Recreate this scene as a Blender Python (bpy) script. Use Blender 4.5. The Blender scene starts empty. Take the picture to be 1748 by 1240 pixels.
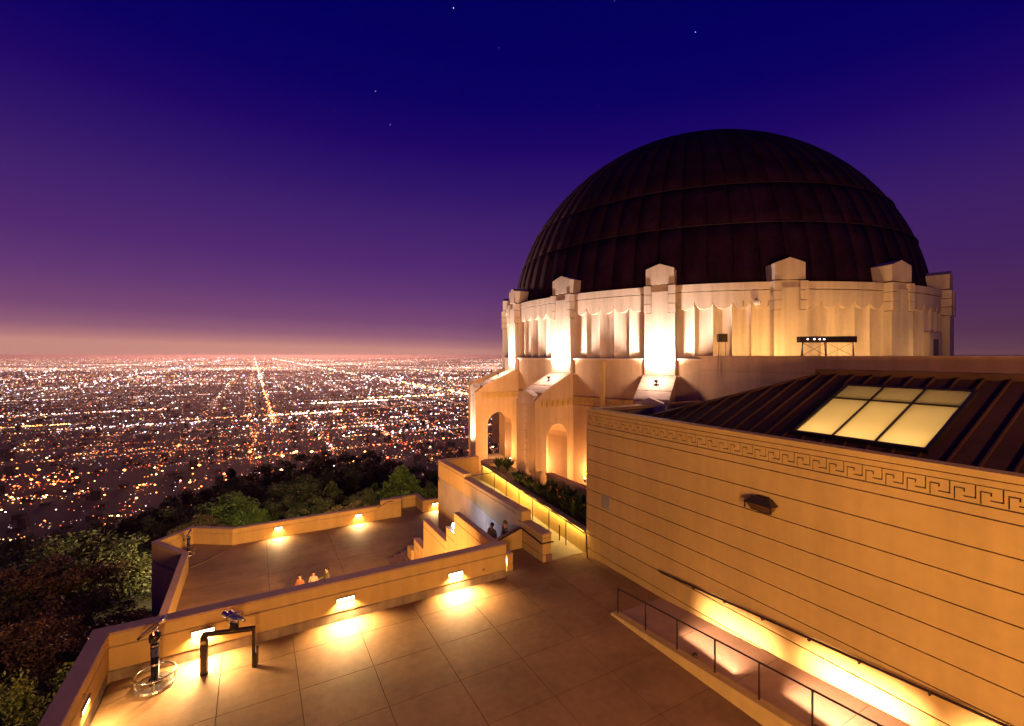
import bpy, bmesh, math, random
import numpy as np
from mathutils import Vector, Matrix
sc = bpy.context.scene
R_ = math.radians
random.seed(7); np.random.seed(7)
H = 8.0                                  # eye height above the upper terrace
YAW = 29.17
SY, CYW = math.sin(R_(YAW)), math.cos(R_(YAW))
CX, CY = 29.29, 24.21                    # centre of the rotunda
# ------------------------------------------------------------ camera
cam_d = bpy.data.cameras.new('camera'); cam = bpy.data.objects.new('camera', cam_d)
sc.collection.objects.link(cam); sc.camera = cam
cam.location = (0, 0, H); cam.rotation_euler = (R_(90), 0, -R_(YAW))
cam_d.sensor_width = 36; cam_d.sensor_fit = 'HORIZONTAL'; cam_d.lens = 36*790/1748
cam_d.shift_y = -13/1748; cam_d.clip_start = .1; cam_d.clip_end = 300000
# ------------------------------------------------------------ night sky
w = bpy.data.worlds.new('World'); sc.world = w; w.use_nodes = True
nt = w.node_tree; nt.nodes.clear()
def srgb(r, g, b):
    f = lambda v: (v/255/12.92) if v/255 <= .04045 else ((v/255+.055)/1.055)**2.4
    return (f(r), f(g), f(b), 1)
tc = nt.nodes.new('ShaderNodeTexCoord'); sep = nt.nodes.new('ShaderNodeSeparateXYZ')
nt.links.new(tc.outputs['Generated'], sep.inputs[0])
def wmath(op, a, b=None):
    n = nt.nodes.new('ShaderNodeMath'); n.operation = op
    for i, v in enumerate((a, b)):
        if v is None: continue
        if isinstance(v, (int, float)): n.inputs[i].default_value = v
        else: nt.links.new(v, n.inputs[i])
    return n.outputs[0]
# the city glow reaches higher over the basin (south east) than over the hills to the west
glow = wmath('MULTIPLY', wmath('SUBTRACT', wmath('MULTIPLY', sep.outputs[1], .55), wmath('MULTIPLY', sep.outputs[0], .6)), .035)
el = wmath('ARCSINE', sep.outputs[2])
t = wmath('DIVIDE', wmath('SUBTRACT', el, glow), R_(40))
ramp = nt.nodes.new('ShaderNodeValToRGB'); nt.links.new(t, ramp.inputs[0])
stops = [(0, (196,138,128)), (.014, (176,118,122)), (.038, (144,94,118)), (.08, (120,72,115)), (.16, (98,56,114)), (.25, (80,42,112)),
         (.36, (66,34,108)), (.47, (48,22,104)), (.58, (30,8,100)), (.70, (12,2,96)), (.85, (4,1,92)), (1, (3,1,88))]
cr = ramp.color_ramp
while len(cr.elements) > 1: cr.elements.remove(cr.elements[-1])
cr.elements[0].position = stops[0][0]; cr.elements[0].color = srgb(*stops[0][1])
for p, c in stops[1:]:
    e = cr.elements.new(p); e.color = srgb(*c)
# dimmer horizon towards the west
mp = nt.nodes.new('ShaderNodeMapRange'); nt.links.new(sep.outputs[0], mp.inputs[0])
mp.inputs[1].default_value = .35; mp.inputs[2].default_value = .98; mp.inputs[3].default_value = 1; mp.inputs[4].default_value = .38
mp2 = nt.nodes.new('ShaderNodeMapRange'); nt.links.new(t, mp2.inputs[0])
mp2.inputs[1].default_value = 0; mp2.inputs[2].default_value = .5
mix = nt.nodes.new('ShaderNodeMix'); nt.links.new(mp2.outputs[0], mix.inputs[0]); nt.links.new(mp.outputs[0], mix.inputs[2]); mix.inputs[3].default_value = 1
bg = nt.nodes.new('ShaderNodeBackground'); nt.links.new(ramp.outputs[0], bg.inputs[0]); nt.links.new(mix.outputs[0], bg.inputs[1])
wo = nt.nodes.new('ShaderNodeOutputWorld'); nt.links.new(bg.outputs[0], wo.inputs[0])
haze_lamp_d = bpy.data.lights.new('haze_lamp', 'SUN'); haze_lamp_d.energy = 1.3; haze_lamp_d.color = (1, .42, .30); haze_lamp_d.angle = R_(12)   # low lamp added to turn the haze pink, in place of city glow
haze_lamp = bpy.data.objects.new('haze_lamp', haze_lamp_d); sc.collection.objects.link(haze_lamp); haze_lamp.rotation_euler = Vector((-math.sin(R_(4)), -math.cos(R_(4)), -math.tan(R_(3)))).to_track_quat('-Z', 'Y').to_euler()
sc.view_settings.view_transform = 'Standard'; sc.view_settings.look = 'None'
sc.view_settings.exposure = 0; sc.view_settings.gamma = 1
cyc = sc.cycles
cyc.use_denoising = True; cyc.max_bounces = 6; cyc.diffuse_bounces = 3; cyc.volume_bounces = 0
cyc.transparent_max_bounces = 6; cyc.sample_clamp_indirect = 4; cyc.caustics_reflective = False; cyc.caustics_refractive = False
# ------------------------------------------------------------ materials
def nodes(name):
    m = bpy.data.materials.new(name); m.use_nodes = True
    n = m.node_tree; n.nodes.clear(); o = n.nodes.new('ShaderNodeOutputMaterial')
    return m, n, o
def mat(name, col, rough=.8, metal=0, spec=.35, var=.15, scale=1.2, bump=.15, bscale=60, streak=0, warp=None, blotch=0):
    m, n, o = nodes(name); b = n.nodes.new('ShaderNodeBsdfPrincipled'); n.links.new(b.outputs[0], o.inputs[0])
    b.inputs['Roughness'].default_value = rough; b.inputs['Metallic'].default_value = metal; b.inputs['Specular IOR Level'].default_value = spec
    g = n.nodes.new('ShaderNodeNewGeometry')
    def noise(sv, det=5, scl=(1,1,1)):
        mpn = n.nodes.new('ShaderNodeMapping'); n.links.new(g.outputs['Position'], mpn.inputs[0]); mpn.inputs['Scale'].default_value = scl
        t_ = n.nodes.new('ShaderNodeTexNoise'); n.links.new(mpn.outputs[0], t_.inputs[0]); t_.inputs['Scale'].default_value = sv; t_.inputs['Detail'].default_value = det
        return t_.outputs[0]
    def rng(src, lo, hi, a=.3, z=.7):
        r = n.nodes.new('ShaderNodeMapRange'); n.links.new(src, r.inputs[0]); r.inputs[1].default_value = a; r.inputs[2].default_value = z
        r.inputs[3].default_value = lo; r.inputs[4].default_value = hi; return r.outputs[0]
    def mul(a, b_):
        k = n.nodes.new('ShaderNodeMath'); k.operation = 'MULTIPLY'; n.links.new(a, k.inputs[0]); n.links.new(b_, k.inputs[1]); return k.outputs[0]
    v = mul(rng(noise(scale), 1-var, 1+var), rng(noise(scale*9, 6), 1-var*.5, 1+var*.5))
    if streak: v = mul(v, rng(noise(3.2, 3, (1, 1, .07)), 1-streak, 1.02, .38, .62))
    if blotch: v = mul(v, rng(noise(.8, 8), 1-blotch, 1, .40, .56))
    vm = n.nodes.new('ShaderNodeVectorMath'); vm.operation = 'SCALE'; vm.inputs[0].default_value = col; n.links.new(v, vm.inputs['Scale'])
    n.links.new(vm.outputs[0], b.inputs['Base Color'])
    if bump:
        bp = n.nodes.new('ShaderNodeBump'); bp.inputs['Strength'].default_value = bump; bp.inputs['Distance'].default_value = .02
        n.links.new(noise(bscale, 4), bp.inputs['Height']); n.links.new(bp.outputs[0], b.inputs['Normal'])
    return m
def emit(name, col, st):
    m, n, o = nodes(name); e = n.nodes.new('ShaderNodeEmission'); e.inputs[0].default_value = (*col, 1); e.inputs[1].default_value = st
    n.links.new(e.outputs[0], o.inputs[0]); return m
M = dict(
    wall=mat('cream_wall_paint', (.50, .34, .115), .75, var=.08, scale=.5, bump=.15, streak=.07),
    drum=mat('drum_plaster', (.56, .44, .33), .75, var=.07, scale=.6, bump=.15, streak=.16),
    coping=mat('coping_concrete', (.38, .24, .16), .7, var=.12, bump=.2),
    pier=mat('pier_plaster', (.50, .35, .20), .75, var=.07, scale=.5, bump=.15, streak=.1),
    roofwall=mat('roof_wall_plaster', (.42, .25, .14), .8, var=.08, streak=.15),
    kick=mat('kick_concrete', (.30, .22, .14), .85, var=.2, bump=.3, streak=.3),
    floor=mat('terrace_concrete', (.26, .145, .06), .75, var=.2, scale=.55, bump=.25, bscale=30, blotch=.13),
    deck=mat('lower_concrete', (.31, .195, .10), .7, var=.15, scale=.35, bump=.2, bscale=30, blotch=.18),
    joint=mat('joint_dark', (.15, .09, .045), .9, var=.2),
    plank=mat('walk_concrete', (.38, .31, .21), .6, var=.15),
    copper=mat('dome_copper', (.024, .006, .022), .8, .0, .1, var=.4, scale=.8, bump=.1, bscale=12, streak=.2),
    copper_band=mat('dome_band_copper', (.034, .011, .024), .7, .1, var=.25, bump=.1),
    roof=mat('roof_metal', (.075, .036, .022), .65, .0, .12, var=.2, scale=.7, bump=.08),
    dark=mat('dark_metal', (.045, .03, .025), .45, .5, var=.2, bump=.05),
    bronze=mat('bronze_rail', (.16, .09, .05), .4, .6, var=.2, bump=.05),
    steel=mat('brushed_steel', (.5, .45, .4), .25, .9, var=.1, bump=.05),
    blue=mat('blue_enamel', (.03, .03, .12), .3, 0, var=.1, bump=0),
    black=mat('black_enamel', (.02, .016, .015), .25, .1, var=.1, bump=0),
    grey=mat('grey_louvre', (.30, .28, .22), .7, var=.15),
    white=mat('white_paint', (.7, .68, .62), .5, var=.08),
    soil=mat('soil', (.05, .035, .02), .95, var=.4),
    ground=mat('hill_ground', (.045, .033, .018), .95, var=.45, scale=.15, bump=.8, bscale=3),
    brown=mat('brown_step', (.20, .11, .10), .8, var=.2),
    trunk=mat('bark', (.06, .04, .025), .9, var=.35, bump=.6),
    skin=mat('skin', (.45, .27, .18), .55, var=.06, bump=.05),
    hair=mat('hair_dark', (.03, .02, .014), .6, var=.2),
    tan=mat('cloth_tan', (.34, .24, .13), .9, var=.12), rust=mat('cloth_rust', (.28, .12, .05), .9, var=.12),
    olive=mat('cloth_olive', (.10, .09, .045), .9, var=.12), pale=mat('cloth_pale', (.36, .29, .22), .9, var=.1),
    navy=mat('cloth_navy', (.05, .05, .10), .9, var=.1),
    lens=emit('lamp_lens', (1, .82, .52), 9), glowwhite=emit('lamp_white', (1, .9, .85), 14), cool=emit('phone_lamp', (.8, .82, 1), 40),
    yellowlens=emit('led_strip', (1, .72, .25), 4), dots=emit('rack_lamp', (1, .75, .6), 6), star=emit('star_light', (.75, .8, 1), 2.2),
    star_dim=emit('star_dim_light', (.45, .42, .85), .9))
def leafmat(name, col, col2):
    m, n, o = nodes(name); b = n.nodes.new('ShaderNodeBsdfPrincipled'); b.inputs['Roughness'].default_value = .6
    g = n.nodes.new('ShaderNodeNewGeometry'); t_ = n.nodes.new('ShaderNodeTexNoise'); t_.inputs['Scale'].default_value = .9; t_.inputs['Detail'].default_value = 4
    n.links.new(g.outputs['Position'], t_.inputs[0]); r = n.nodes.new('ShaderNodeValToRGB'); n.links.new(t_.outputs[0], r.inputs[0])
    r.color_ramp.elements[0].position = .38; r.color_ramp.elements[1].position = .62
    r.color_ramp.elements[0].color = (*col, 1); r.color_ramp.elements[1].color = (*col2, 1)
    n.links.new(r.outputs[0], b.inputs['Base Color']); tr = n.nodes.new('ShaderNodeBsdfTranslucent'); n.links.new(r.outputs[0], tr.inputs[0])
    mx = n.nodes.new('ShaderNodeMixShader'); mx.inputs[0].default_value = .3; n.links.new(b.outputs[0], mx.inputs[1]); n.links.new(tr.outputs[0], mx.inputs[2])
    n.links.new(mx.outputs[0], o.inputs[0]); return m
M['leaf_green'] = leafmat('leaf_green', (.05, .08, .015), (.14, .16, .03))
M['leaf_dark'] = leafmat('leaf_dark', (.045, .045, .014), (.10, .085, .03))
M['leaf_rust'] = leafmat('leaf_rust', (.08, .05, .02), (.15, .075, .03))
M['leaf_blade'] = leafmat('leaf_blade', (.02, .045, .018), (.05, .09, .03))
M['flower'] = mat('flower_orange', (.8, .25, .08), .6, var=.1)
def glassmat():
    m, n, o = nodes('frosted_skylight_glass'); tr = n.nodes.new('ShaderNodeBsdfTranslucent'); tr.inputs[0].default_value = (.95, .9, .78, 1)
    gl = n.nodes.new('ShaderNodeBsdfGlossy'); gl.inputs['Roughness'].default_value = .15
    mx = n.nodes.new('ShaderNodeMixShader'); mx.inputs[0].default_value = .06; n.links.new(tr.outputs[0], mx.inputs[1]); n.links.new(gl.outputs[0], mx.inputs[2])
    n.links.new(mx.outputs[0], o.inputs[0]); return m
M['frost'] = glassmat()
# ------------------------------------------------------------ helpers
def tag(o, label=None, cat=None, group=None, kind=None):
    if label: o['label'] = label
    if cat: o['category'] = cat
    if group: o['group'] = group
    if kind: o['kind'] = kind
    return o
def empty(name, loc, label, cat, group=None, rz=0):
    o = bpy.data.objects.new(name, None); sc.collection.objects.link(o); o.empty_display_size = .3
    o.location = loc; o.rotation_euler = (0, 0, rz)
    return tag(o, label, cat, group)
class MB:
    def __init__(s): s.v = []; s.f = []
    def add(s, vs, fs):
        k = len(s.v); s.v += [tuple(v) for v in vs]; s.f += [tuple(i+k for i in f) for f in fs]; return s
    def box(s, x0, x1, y0, y1, z0, z1):
        x0, x1 = min(x0, x1), max(x0, x1); y0, y1 = min(y0, y1), max(y0, y1); z0, z1 = min(z0, z1), max(z0, z1)
        return s.add([(x0,y0,z0),(x1,y0,z0),(x1,y1,z0),(x0,y1,z0),(x0,y0,z1),(x1,y0,z1),(x1,y1,z1),(x0,y1,z1)],
                     [(3,2,1,0),(4,5,6,7),(0,1,5,4),(1,2,6,5),(2,3,7,6),(3,0,4,7)])
    def hexa(s, p):      # 8 points: bottom ring of 4 then top ring of 4
        return s.add(p, [(3,2,1,0),(4,5,6,7),(0,1,5,4),(1,2,6,5),(2,3,7,6),(3,0,4,7)])
    def prism(s, poly, z0, z1):
        n = len(poly); return s.add([(x, y, z0) for x, y in poly]+[(x, y, z1) for x, y in poly],
            [tuple(range(n-1, -1, -1)), tuple(range(n, 2*n))]+[(i, (i+1) % n, n+(i+1) % n, n+i) for i in range(n)])
    def extr(s, poly, fn, a, b):   # poly of 2-D points, fn(u,v,w)->xyz, extruded in w from a to b
        n = len(poly); return s.add([fn(u, v, a) for u, v in poly]+[fn(u, v, b) for u, v in poly],
            [tuple(range(n-1, -1, -1)), tuple(range(n, 2*n))]+[(i, (i+1) % n, n+(i+1) % n, n+i) for i in range(n)])
    def tube(s, pts, r, seg=8, closed=False, rs=None):
        P = [Vector(p) for p in pts]; n = len(P); rings = []
        for i, p in enumerate(P):
            if closed: d = P[(i+1) % n]-P[i-1]
            else: d = P[min(i+1, n-1)]-P[max(i-1, 0)]
            d.normalize(); up = Vector((0, 0, 1)) if abs(d.z) < .95 else Vector((1, 0, 0))
            a = d.cross(up).normalized(); b = a.cross(d); rr = rs[i] if rs else r
            rings.append([p+(a*math.cos(q)+b*math.sin(q))*rr for q in [2*math.pi*k/seg for k in range(seg)]])
        vs = [v for r_ in rings for v in r_]; fs = []
        for i in range(n if closed else n-1):
            j = (i+1) % n
            for k in range(seg): fs.append((i*seg+k, i*seg+(k+1) % seg, j*seg+(k+1) % seg, j*seg+k))
        if not closed: fs += [tuple(range(seg-1, -1, -1)), tuple((n-1)*seg+k for k in range(seg))]
        return s.add(vs, fs)
    def lathe(s, prof, c=(0, 0), seg=20):
        n = len(prof); vs = []
        for r, z in prof: vs += [(c[0]+r*math.cos(2*math.pi*k/seg), c[1]+r*math.sin(2*math.pi*k/seg), z) for k in range(seg)]
        fs = [(i*seg+k, i*seg+(k+1) % seg, (i+1)*seg+(k+1) % seg, (i+1)*seg+k) for i in range(n-1) for k in range(seg)]
        fs += [tuple(range(seg-1, -1, -1)), tuple((n-1)*seg+k for k in range(seg))]
        return s.add(vs, fs)
    def mesh(s, name, m, off=(0, 0, 0), smooth=False, fix=True):
        me = bpy.data.meshes.new(name); me.from_pydata([(v[0]-off[0], v[1]-off[1], v[2]-off[2]) for v in s.v], [], s.f); me.materials.append(m)
        if fix:
            bm = bmesh.new(); bm.from_mesh(me); bmesh.ops.recalc_face_normals(bm, faces=bm.faces); bm.to_mesh(me); bm.free()
        if smooth:
            for p in me.polygons: p.use_smooth = True
        me.update(); return me
def wloc(p):
    v = Vector((0, 0, 0))
    while p is not None: v += Vector(p.location); p = p.parent
    return v
def part(name, mb, m, parent=None, smooth=False, kind=None, label=None, rel=False, fix=True):
    off = (0, 0, 0) if rel or parent is None else wloc(parent)
    o = bpy.data.objects.new(name, mb.mesh(name, m, off, smooth, fix)); sc.collection.objects.link(o); o.parent = parent
    if kind: o['kind'] = kind
    if label: o['label'] = label
    return o
def inst(name, me, parent, loc=(0, 0, 0), rz=0, kind=None):
    o = bpy.data.objects.new(name, me); sc.collection.objects.link(o); o.parent = parent; o.location = loc; o.rotation_euler = (0, 0, rz)
    if kind: o['kind'] = kind
    return o
def bevel(o, wd=.015, seg=1):
    b = o.modifiers.new('bevel', 'BEVEL'); b.width = wd; b.segments = seg; b.limit_method = 'ANGLE'; return o
def lamp(kind, parent, loc, target, power, col, size=.1, size_y=None, spot=None, blend=.5, spread=None):
    l = bpy.data.lights.new('light', kind); l.energy = power; l.color = col
    if kind == 'AREA':
        l.size = size
        if size_y: l.shape = 'RECTANGLE'; l.size_y = size_y
        if spread: l.spread = R_(spread)
    else: l.shadow_soft_size = size
    if kind == 'SPOT': l.spot_size = R_(spot); l.spot_blend = blend
    o = bpy.data.objects.new('light', l); sc.collection.objects.link(o); o.parent = parent
    o.location = Vector(loc)-(wloc(parent) if parent else Vector())
    if target is not None:
        d = Vector(target)-Vector(loc); o.rotation_euler = d.to_track_quat('-Z', 'Y').to_euler()
    return o
WARM = (1, .60, .22); AMBER = (1, .47, .10); CREAM = (1, .80, .58); PINK = (1, .74, .60)
# ------------------------------------------------------------ parapets
def off_poly(pts, t):       # offset polyline to its left by t (right if negative)
    out = []
    for i, p in enumerate(pts):
        ds = []
        if i: ds.append((Vector(p)-Vector(pts[i-1])).normalized())
        if i < len(pts)-1: ds.append((Vector(pts[i+1])-Vector(p)).normalized())
        ns = [Vector((-d.y, d.x)) for d in ds]; n = sum(ns, Vector((0, 0))).normalized(); k = 1/max(.3, n.dot(ns[0]))
        out.append((p[0]+n.x*t*k, p[1]+n.y*t*k))
    return out
def strip(mb, pts, t, z0, z1, o=0):
    a = off_poly(pts, -o) if o else pts; b = off_poly(pts, t+o)
    for i in range(len(pts)-1):
        mb.hexa([(*a[i], z0), (*a[i+1], z0), (*b[i+1], z0), (*b[i], z0), (*a[i], z1), (*a[i+1], z1), (*b[i+1], z1), (*b[i], z1)])
def parapet(name, label, pts, t, floor, top, bottom=None, grooves=(.37,), kick=.27, cop=.06, parent=None):
    p = parent or empty(name, (pts[0][0], pts[0][1], floor), label, 'wall')
    q_ = [Vector(p_) for p_ in pts]; q_[0] += (q_[1]-q_[0]).normalized()*.02; q_[-1] += (q_[-2]-q_[-1]).normalized()*.02; core = MB(); strip(core, off_poly([tuple(v) for v in q_], .025), t-.05, bottom if bottom is not None else floor-.3, top-cop); part('core', core, M['kick'], p)
    zs = [top-cop]+[top-g for g in grooves]+[floor+kick if kick else floor]
    for k in range(len(zs)-1):
        m = MB(); strip(m, pts, t, zs[k+1]+.014, zs[k]-(.014 if k else .004)); bevel(part('band', m, M['wall'], p), .012)
    if kick: m = MB(); strip(m, off_poly(pts, .012), t-.024, floor-.2, floor+kick-.02); part('kick_plate', m, M['kick'], p)
    if bottom is not None and bottom < floor-.4:
        m = MB(); strip(m, off_poly(pts, .006), t-.012, bottom, floor-.21); part('retaining_face', m, M['wall'], p)
    m = MB(); strip(m, pts, t, top-cop, top, .02); bevel(part('coping', m, M['coping'], p), .015)
    return p
def wall_light(loc, d, label, power, group='recessed lights low in the parapet walls', w_=.5, h_=.10, hang=None):
    """loc = centre on the wall face, d = outward unit direction (x,y)"""
    rz = math.atan2(d[1], d[0]); e = empty('wall_light', loc, label, 'wall light', group, rz)
    f = MB(); f.box(-.02, .035, -w_/2-.03, w_/2+.03, h_/2, h_/2+.03).box(-.02, .02, -w_/2-.03, -w_/2, -h_/2, h_/2).box(-.02, .02, w_/2, w_/2+.03, -h_/2, h_/2).box(-.02, .02, -w_/2-.03, w_/2+.03, -h_/2-.02, -h_/2)
    part('frame', f, M['kick'], e, rel=True); g = MB(); g.box(-.02, .008, -w_/2, w_/2, -h_/2, h_/2); part('lens', g, M['lens'], e, rel=True)
    l = lamp('AREA', e, (0, 0, 0), None, power*4.6, (1, .62, .26), w_, .08, spread=136); l.location = (.05, 0, -.01)
    l.rotation_euler = Vector((.62, 0, -1)).to_track_quat('-Z', 'Y').to_euler(); return e
# ------------------------------------------------------------ ground
def smooth(a, b, x):
    t_ = np.clip((x-a)/(b-a), 0, 1); return t_*t_*(3-2*t_)
def terrain(x, y):
    x = np.asarray(x, float); y = np.asarray(y, float)
    dx = np.maximum(np.maximum(-6-x, x-36), 0); dy = np.maximum(y-42, 0); r = np.hypot(dx, dy)
    az = np.degrees(np.arctan2(x, y))
    z = -11-.26*np.minimum(r, 25)-.50*np.maximum(r-25, 0)
    z = z+15*np.exp(-((az-7)/11)**2)*smooth(15, 70, r)*(1-smooth(120, 220, r))
    z = z+1.2*np.sin(x*.11+1)*np.cos(y*.09)+.5*np.sin(x*.31)*np.sin(y*.27)
    return np.maximum(z, -243)
g = MB(); NR, NA = 60, 120; rs = [4*(150**(i/(NR-1))) for i in range(NR)]
for i in range(NR):
    for k in range(NA):
        a = 2*math.pi*k/NA; x, y = 12+(rs[i]+16)*math.sin(a), 14+(rs[i]+16)*math.cos(a); g.v.append((x, y, float(terrain(x, y))))
for i in range(NR-1):
    for k in range(NA): g.f.append((i*NA+k, i*NA+(k+1) % NA, (i+1)*NA+(k+1) % NA, (i+1)*NA+k))
g.f.append(tuple(range(NA)))
tag(part('hillside', g, M['ground'], smooth=True), kind='structure', label='dark brushy hillside falling away below the terraces')
PZ = -240.
def citymat():
    m, n, o = nodes('basin_painted_glow'); b = n.nodes.new('ShaderNodeBsdfPrincipled'); b.inputs['Roughness'].default_value = .9
    g_ = n.nodes.new('ShaderNodeNewGeometry')
    def nz(s_, d_=6):
        t_ = n.nodes.new('ShaderNodeTexNoise'); t_.inputs['Scale'].default_value = s_; t_.inputs['Detail'].default_value = d_; n.links.new(g_.outputs['Position'], t_.inputs[0]); return t_.outputs[0]
    r = n.nodes.new('ShaderNodeValToRGB'); n.links.new(nz(.004), r.inputs[0]); r.color_ramp.elements[0].position = .4; r.color_ramp.elements[1].position = .65
    r.color_ramp.elements[0].color = (.02, .013, .010, 1); r.color_ramp.elements[1].color = (.05, .03, .02, 1); n.links.new(r.outputs[0], b.inputs['Base Color'])
    # street-lamp glow painted into the ground's emission as noise
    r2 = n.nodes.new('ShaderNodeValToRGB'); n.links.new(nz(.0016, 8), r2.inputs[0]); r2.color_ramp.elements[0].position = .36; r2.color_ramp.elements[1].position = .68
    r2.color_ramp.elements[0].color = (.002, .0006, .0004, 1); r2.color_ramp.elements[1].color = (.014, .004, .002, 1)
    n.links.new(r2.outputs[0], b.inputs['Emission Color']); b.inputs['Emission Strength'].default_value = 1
    n.links.new(b.outputs[0], o.inputs[0]); m.cycles.emission_sampling = 'NONE'; return m
g = MB(); g.v = [(-90000, -90000, PZ), (90000, -90000, PZ), (90000, 90000, PZ), (-90000, 90000, PZ)]; g.f = [(0, 1, 2, 3)]
tag(part('city_plain', g, citymat()), kind='structure', label='flat city basin reaching the horizon, its street light painted on as glow')
# ------------------------------------------------------------ city lights
def citylights():
    rg = np.random.RandomState(11); L = []      # x, y, radius factor, colour, strength
    cols = {'w': (1, .80, .74), 'p': (1, .52, .42), 'o': (1, .30, .07), 'r': (1, .11, .03), 'b': (.66, .70, 1), 'v': (.55, .25, 1), 'g': (.4, 1, .6), 'y': (1, .62, .22)}
    def dep(x, y): return x*SY+y*CYW
    def put(x, y, c, s, k): L.append((x, y, c, s, k))
    def field(n, y0_, y1_, mixc, smin, smax, kmin, kmax, xs=(-30, 900), pw=1.):
        for _ in range(n):
            v = y0_+(y1_-y0_)*rg.rand()**pw; u = xs[0]+(xs[1]-xs[0])*rg.rand(); d = (H-PZ)*790/(v-607); l = (u-874)/790*d
            x = l*CYW+d*SY; y = -l*SY+d*CYW
            s1 = 180*2**max(0, int(math.log2(max(1, d/2500)))); q = rg.rand()
            if q < .22: x = round(x/s1)*s1+rg.randn()*7
            elif q < .62: y = round(y/s1)*s1+rg.randn()*9
            pn = math.sin(x*.0021+2)*math.sin(y*.0013+1)+.6*math.sin(x*.0007-y*.0009)
            if rg.rand() > .66+.34*pn: continue
            pb = math.sin(x*.0009+y*.0004+1)*math.sin(y*.0011-x*.0003+.5)+.5*math.sin(x*.004)*math.sin(y*.003+2)
            c = mixc[rg.randint(len(mixc))]; put(x, y, c, smin*(smax/smin)**(rg.rand()**1.6)*2**(1.3*pb), (kmin+(kmax-kmin)*rg.rand()**2)*(1+.15*pb))
    field(40000, 609.15, 634, 'pppoyw', .5, 1.8, .0005, .0009)
    field(38000, 616, 700, 'pppoowro', .25, 1.2, .0004, .0009)
    field(9000, 609.4, 640, 'wpppwpoy', .7, 4, .0004, .0011)
    field(14000, 615, 695, 'wwpppoowpoby', .6, 5.0, .0004, .0012)
    field(9500, 660, 745, 'wwpoooworpob', .5, 5, .0004, .0012)
    field(7000, 680, 800, 'ooorrowpr', .2, 1.6, .0004, .0010)
    field(3600, 700, 785, 'ooowprrwyo', .4, 4, .0004, .0013)
    field(2100, 745, 880, 'ooorrwpyor', .4, 4.5, .0004, .0013, pw=1.3)
    field(160, 820, 940, 'orwoyr', .3, 3, .0004, .0014, xs=(-20, 260))
    field(60, 625, 760, 'bvg', 2, 6, .0008, .0014)
    field(620, 625, 745, 'wwwpb', 6, 14, .0009, .0016)
    field(300, 700, 870, 'ooroy', 3, 9, .0012, .0026)
    field(160, 640, 735, 'wbwvy', 8, 16, .0012, .0022)
    def road_ns(x, v0, v1, n, mixc, s, k, jit=8):
        for _ in range(n):
            v = v0+(v1-v0)*rg.rand(); d = (H-PZ)*790/(v-607); put(x+rg.randn()*jit, (d-x*SY)/CYW, mixc[rg.randint(len(mixc))], s*(.4+1.2*rg.rand()), k*(.6+.9*rg.rand()))
    def road_ew(y, x0, x1, n, mixc, s, k, jit=10):
        for _ in range(n): put(x0+(x1-x0)*rg.rand(), y+rg.randn()*jit, mixc[rg.randint(len(mixc))], s*(.3+1.3*rg.rand()), k*(.5+rg.rand()))
    road_ns(64, 609.5, 727, 170, 'oopoyw', 4.2, .0010, 7); road_ns(64, 609.5, 650, 60, 'wp', 5, .0009, 12); road_ns(64, 690, 726, 45, 'oory', 3, .0014, 14)
    road_ns(-20, 612, 722, 90, 'opo', 2.2, .0009)
    road_ns(1110, 612, 679, 190, 'wwwpy', 5.5, .0010, 34); road_ns(1150, 655, 680, 60, 'yyo', 7, .0015)
    road_ns(-1239, 612, 668, 100, 'wwpb', 5, .0011, 45); road_ns(-560, 612, 690, 120, 'pwo', 2.2, .0008, 40); road_ns(560, 612, 700, 130, 'pwp', 2.0, .0008, 40)
    road_ns(2300, 611, 640, 120, 'wpy', 3.5, .0011); road_ns(-2600, 611, 640, 110, 'wpw', 3.5, .0011); road_ns(-160, 612, 715, 90, 'op', 1.8, .0009)
    road_ew(2090, 40, 330, 110, 'wwpow', 6, .0012); road_ew(2105, -260, 60, 60, 'oyop', 3.5, .0011); road_ew(2490, 250, 620, 120, 'wwby', 6, .0012)
    road_ew(2650, 560, 1000, 110, 'yyow', 7, .0013); road_ew(2020, -560, -150, 90, 'wpob', 4, .0012); road_ew(2560, -1100, -300, 150, 'wwpo', 5, .0012)
    road_ew(2170, -760, -560, 50, 'oyyo', 5, .0013); road_ew(3400, -1800, 1800, 260, 'pwow', 3, .0010); road_ew(4600, -2600, 2600, 300, 'pww', 3, .0010)
    road_ew(6500, -4000, 5000, 330, 'pwy', 3, .0009); road_ew(9500, -7000, 8000, 380, 'pwp', 2.6, .0009, 40); road_ew(15000, -12000, 14000, 420, 'pyw', 2.2, .0008, 80)
    road_ew(1190, -420, -300, 34, 'orro', 6, .0013); road_ew(1010, -395, -330, 18, 'wwyo', 9, .0016, 5); road_ew(1290, -560, -330, 40, 'oor', 3, .0012)
    road_ew(850, -330, -262, 24, 'owyo', 5, .0014, 7); road_ew(1500, -420, -100, 60, 'orop', 3, .0011); road_ew(1700, 200, 520, 60, 'opow', 2.5, .0010); road_ew(1450, 330, 560, 36, 'oprb', 3, .0011)
    n = len(L); A = np.array([(a[0], a[1]) for a in L]); D = np.maximum(A[:, 0]*SY+A[:, 1]*CYW, 300); K = np.array([a[4] for a in L])
    keep = np.hypot(A[:, 0], A[:, 1]) > 560; A = A[keep]; D = D[keep]; K = K[keep]; L = [l for l, kk in zip(L, keep) if kk]; n = len(L)
    rad = D*K; base = np.array([(1,0,0),(0,1,0),(-1,0,0),(0,-1,0),(0,0,1),(0,0,-1)], float)
    tz = np.maximum(PZ, terrain(A[:, 0], A[:, 1]))
    P = np.stack([A[:, 0], A[:, 1], tz+rad*1.1+6], 1); V = (P[:, None, :]+base[None]*rad[:, None, None]*np.array([1.25, 1.25, .85])).reshape(-1, 3)
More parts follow.
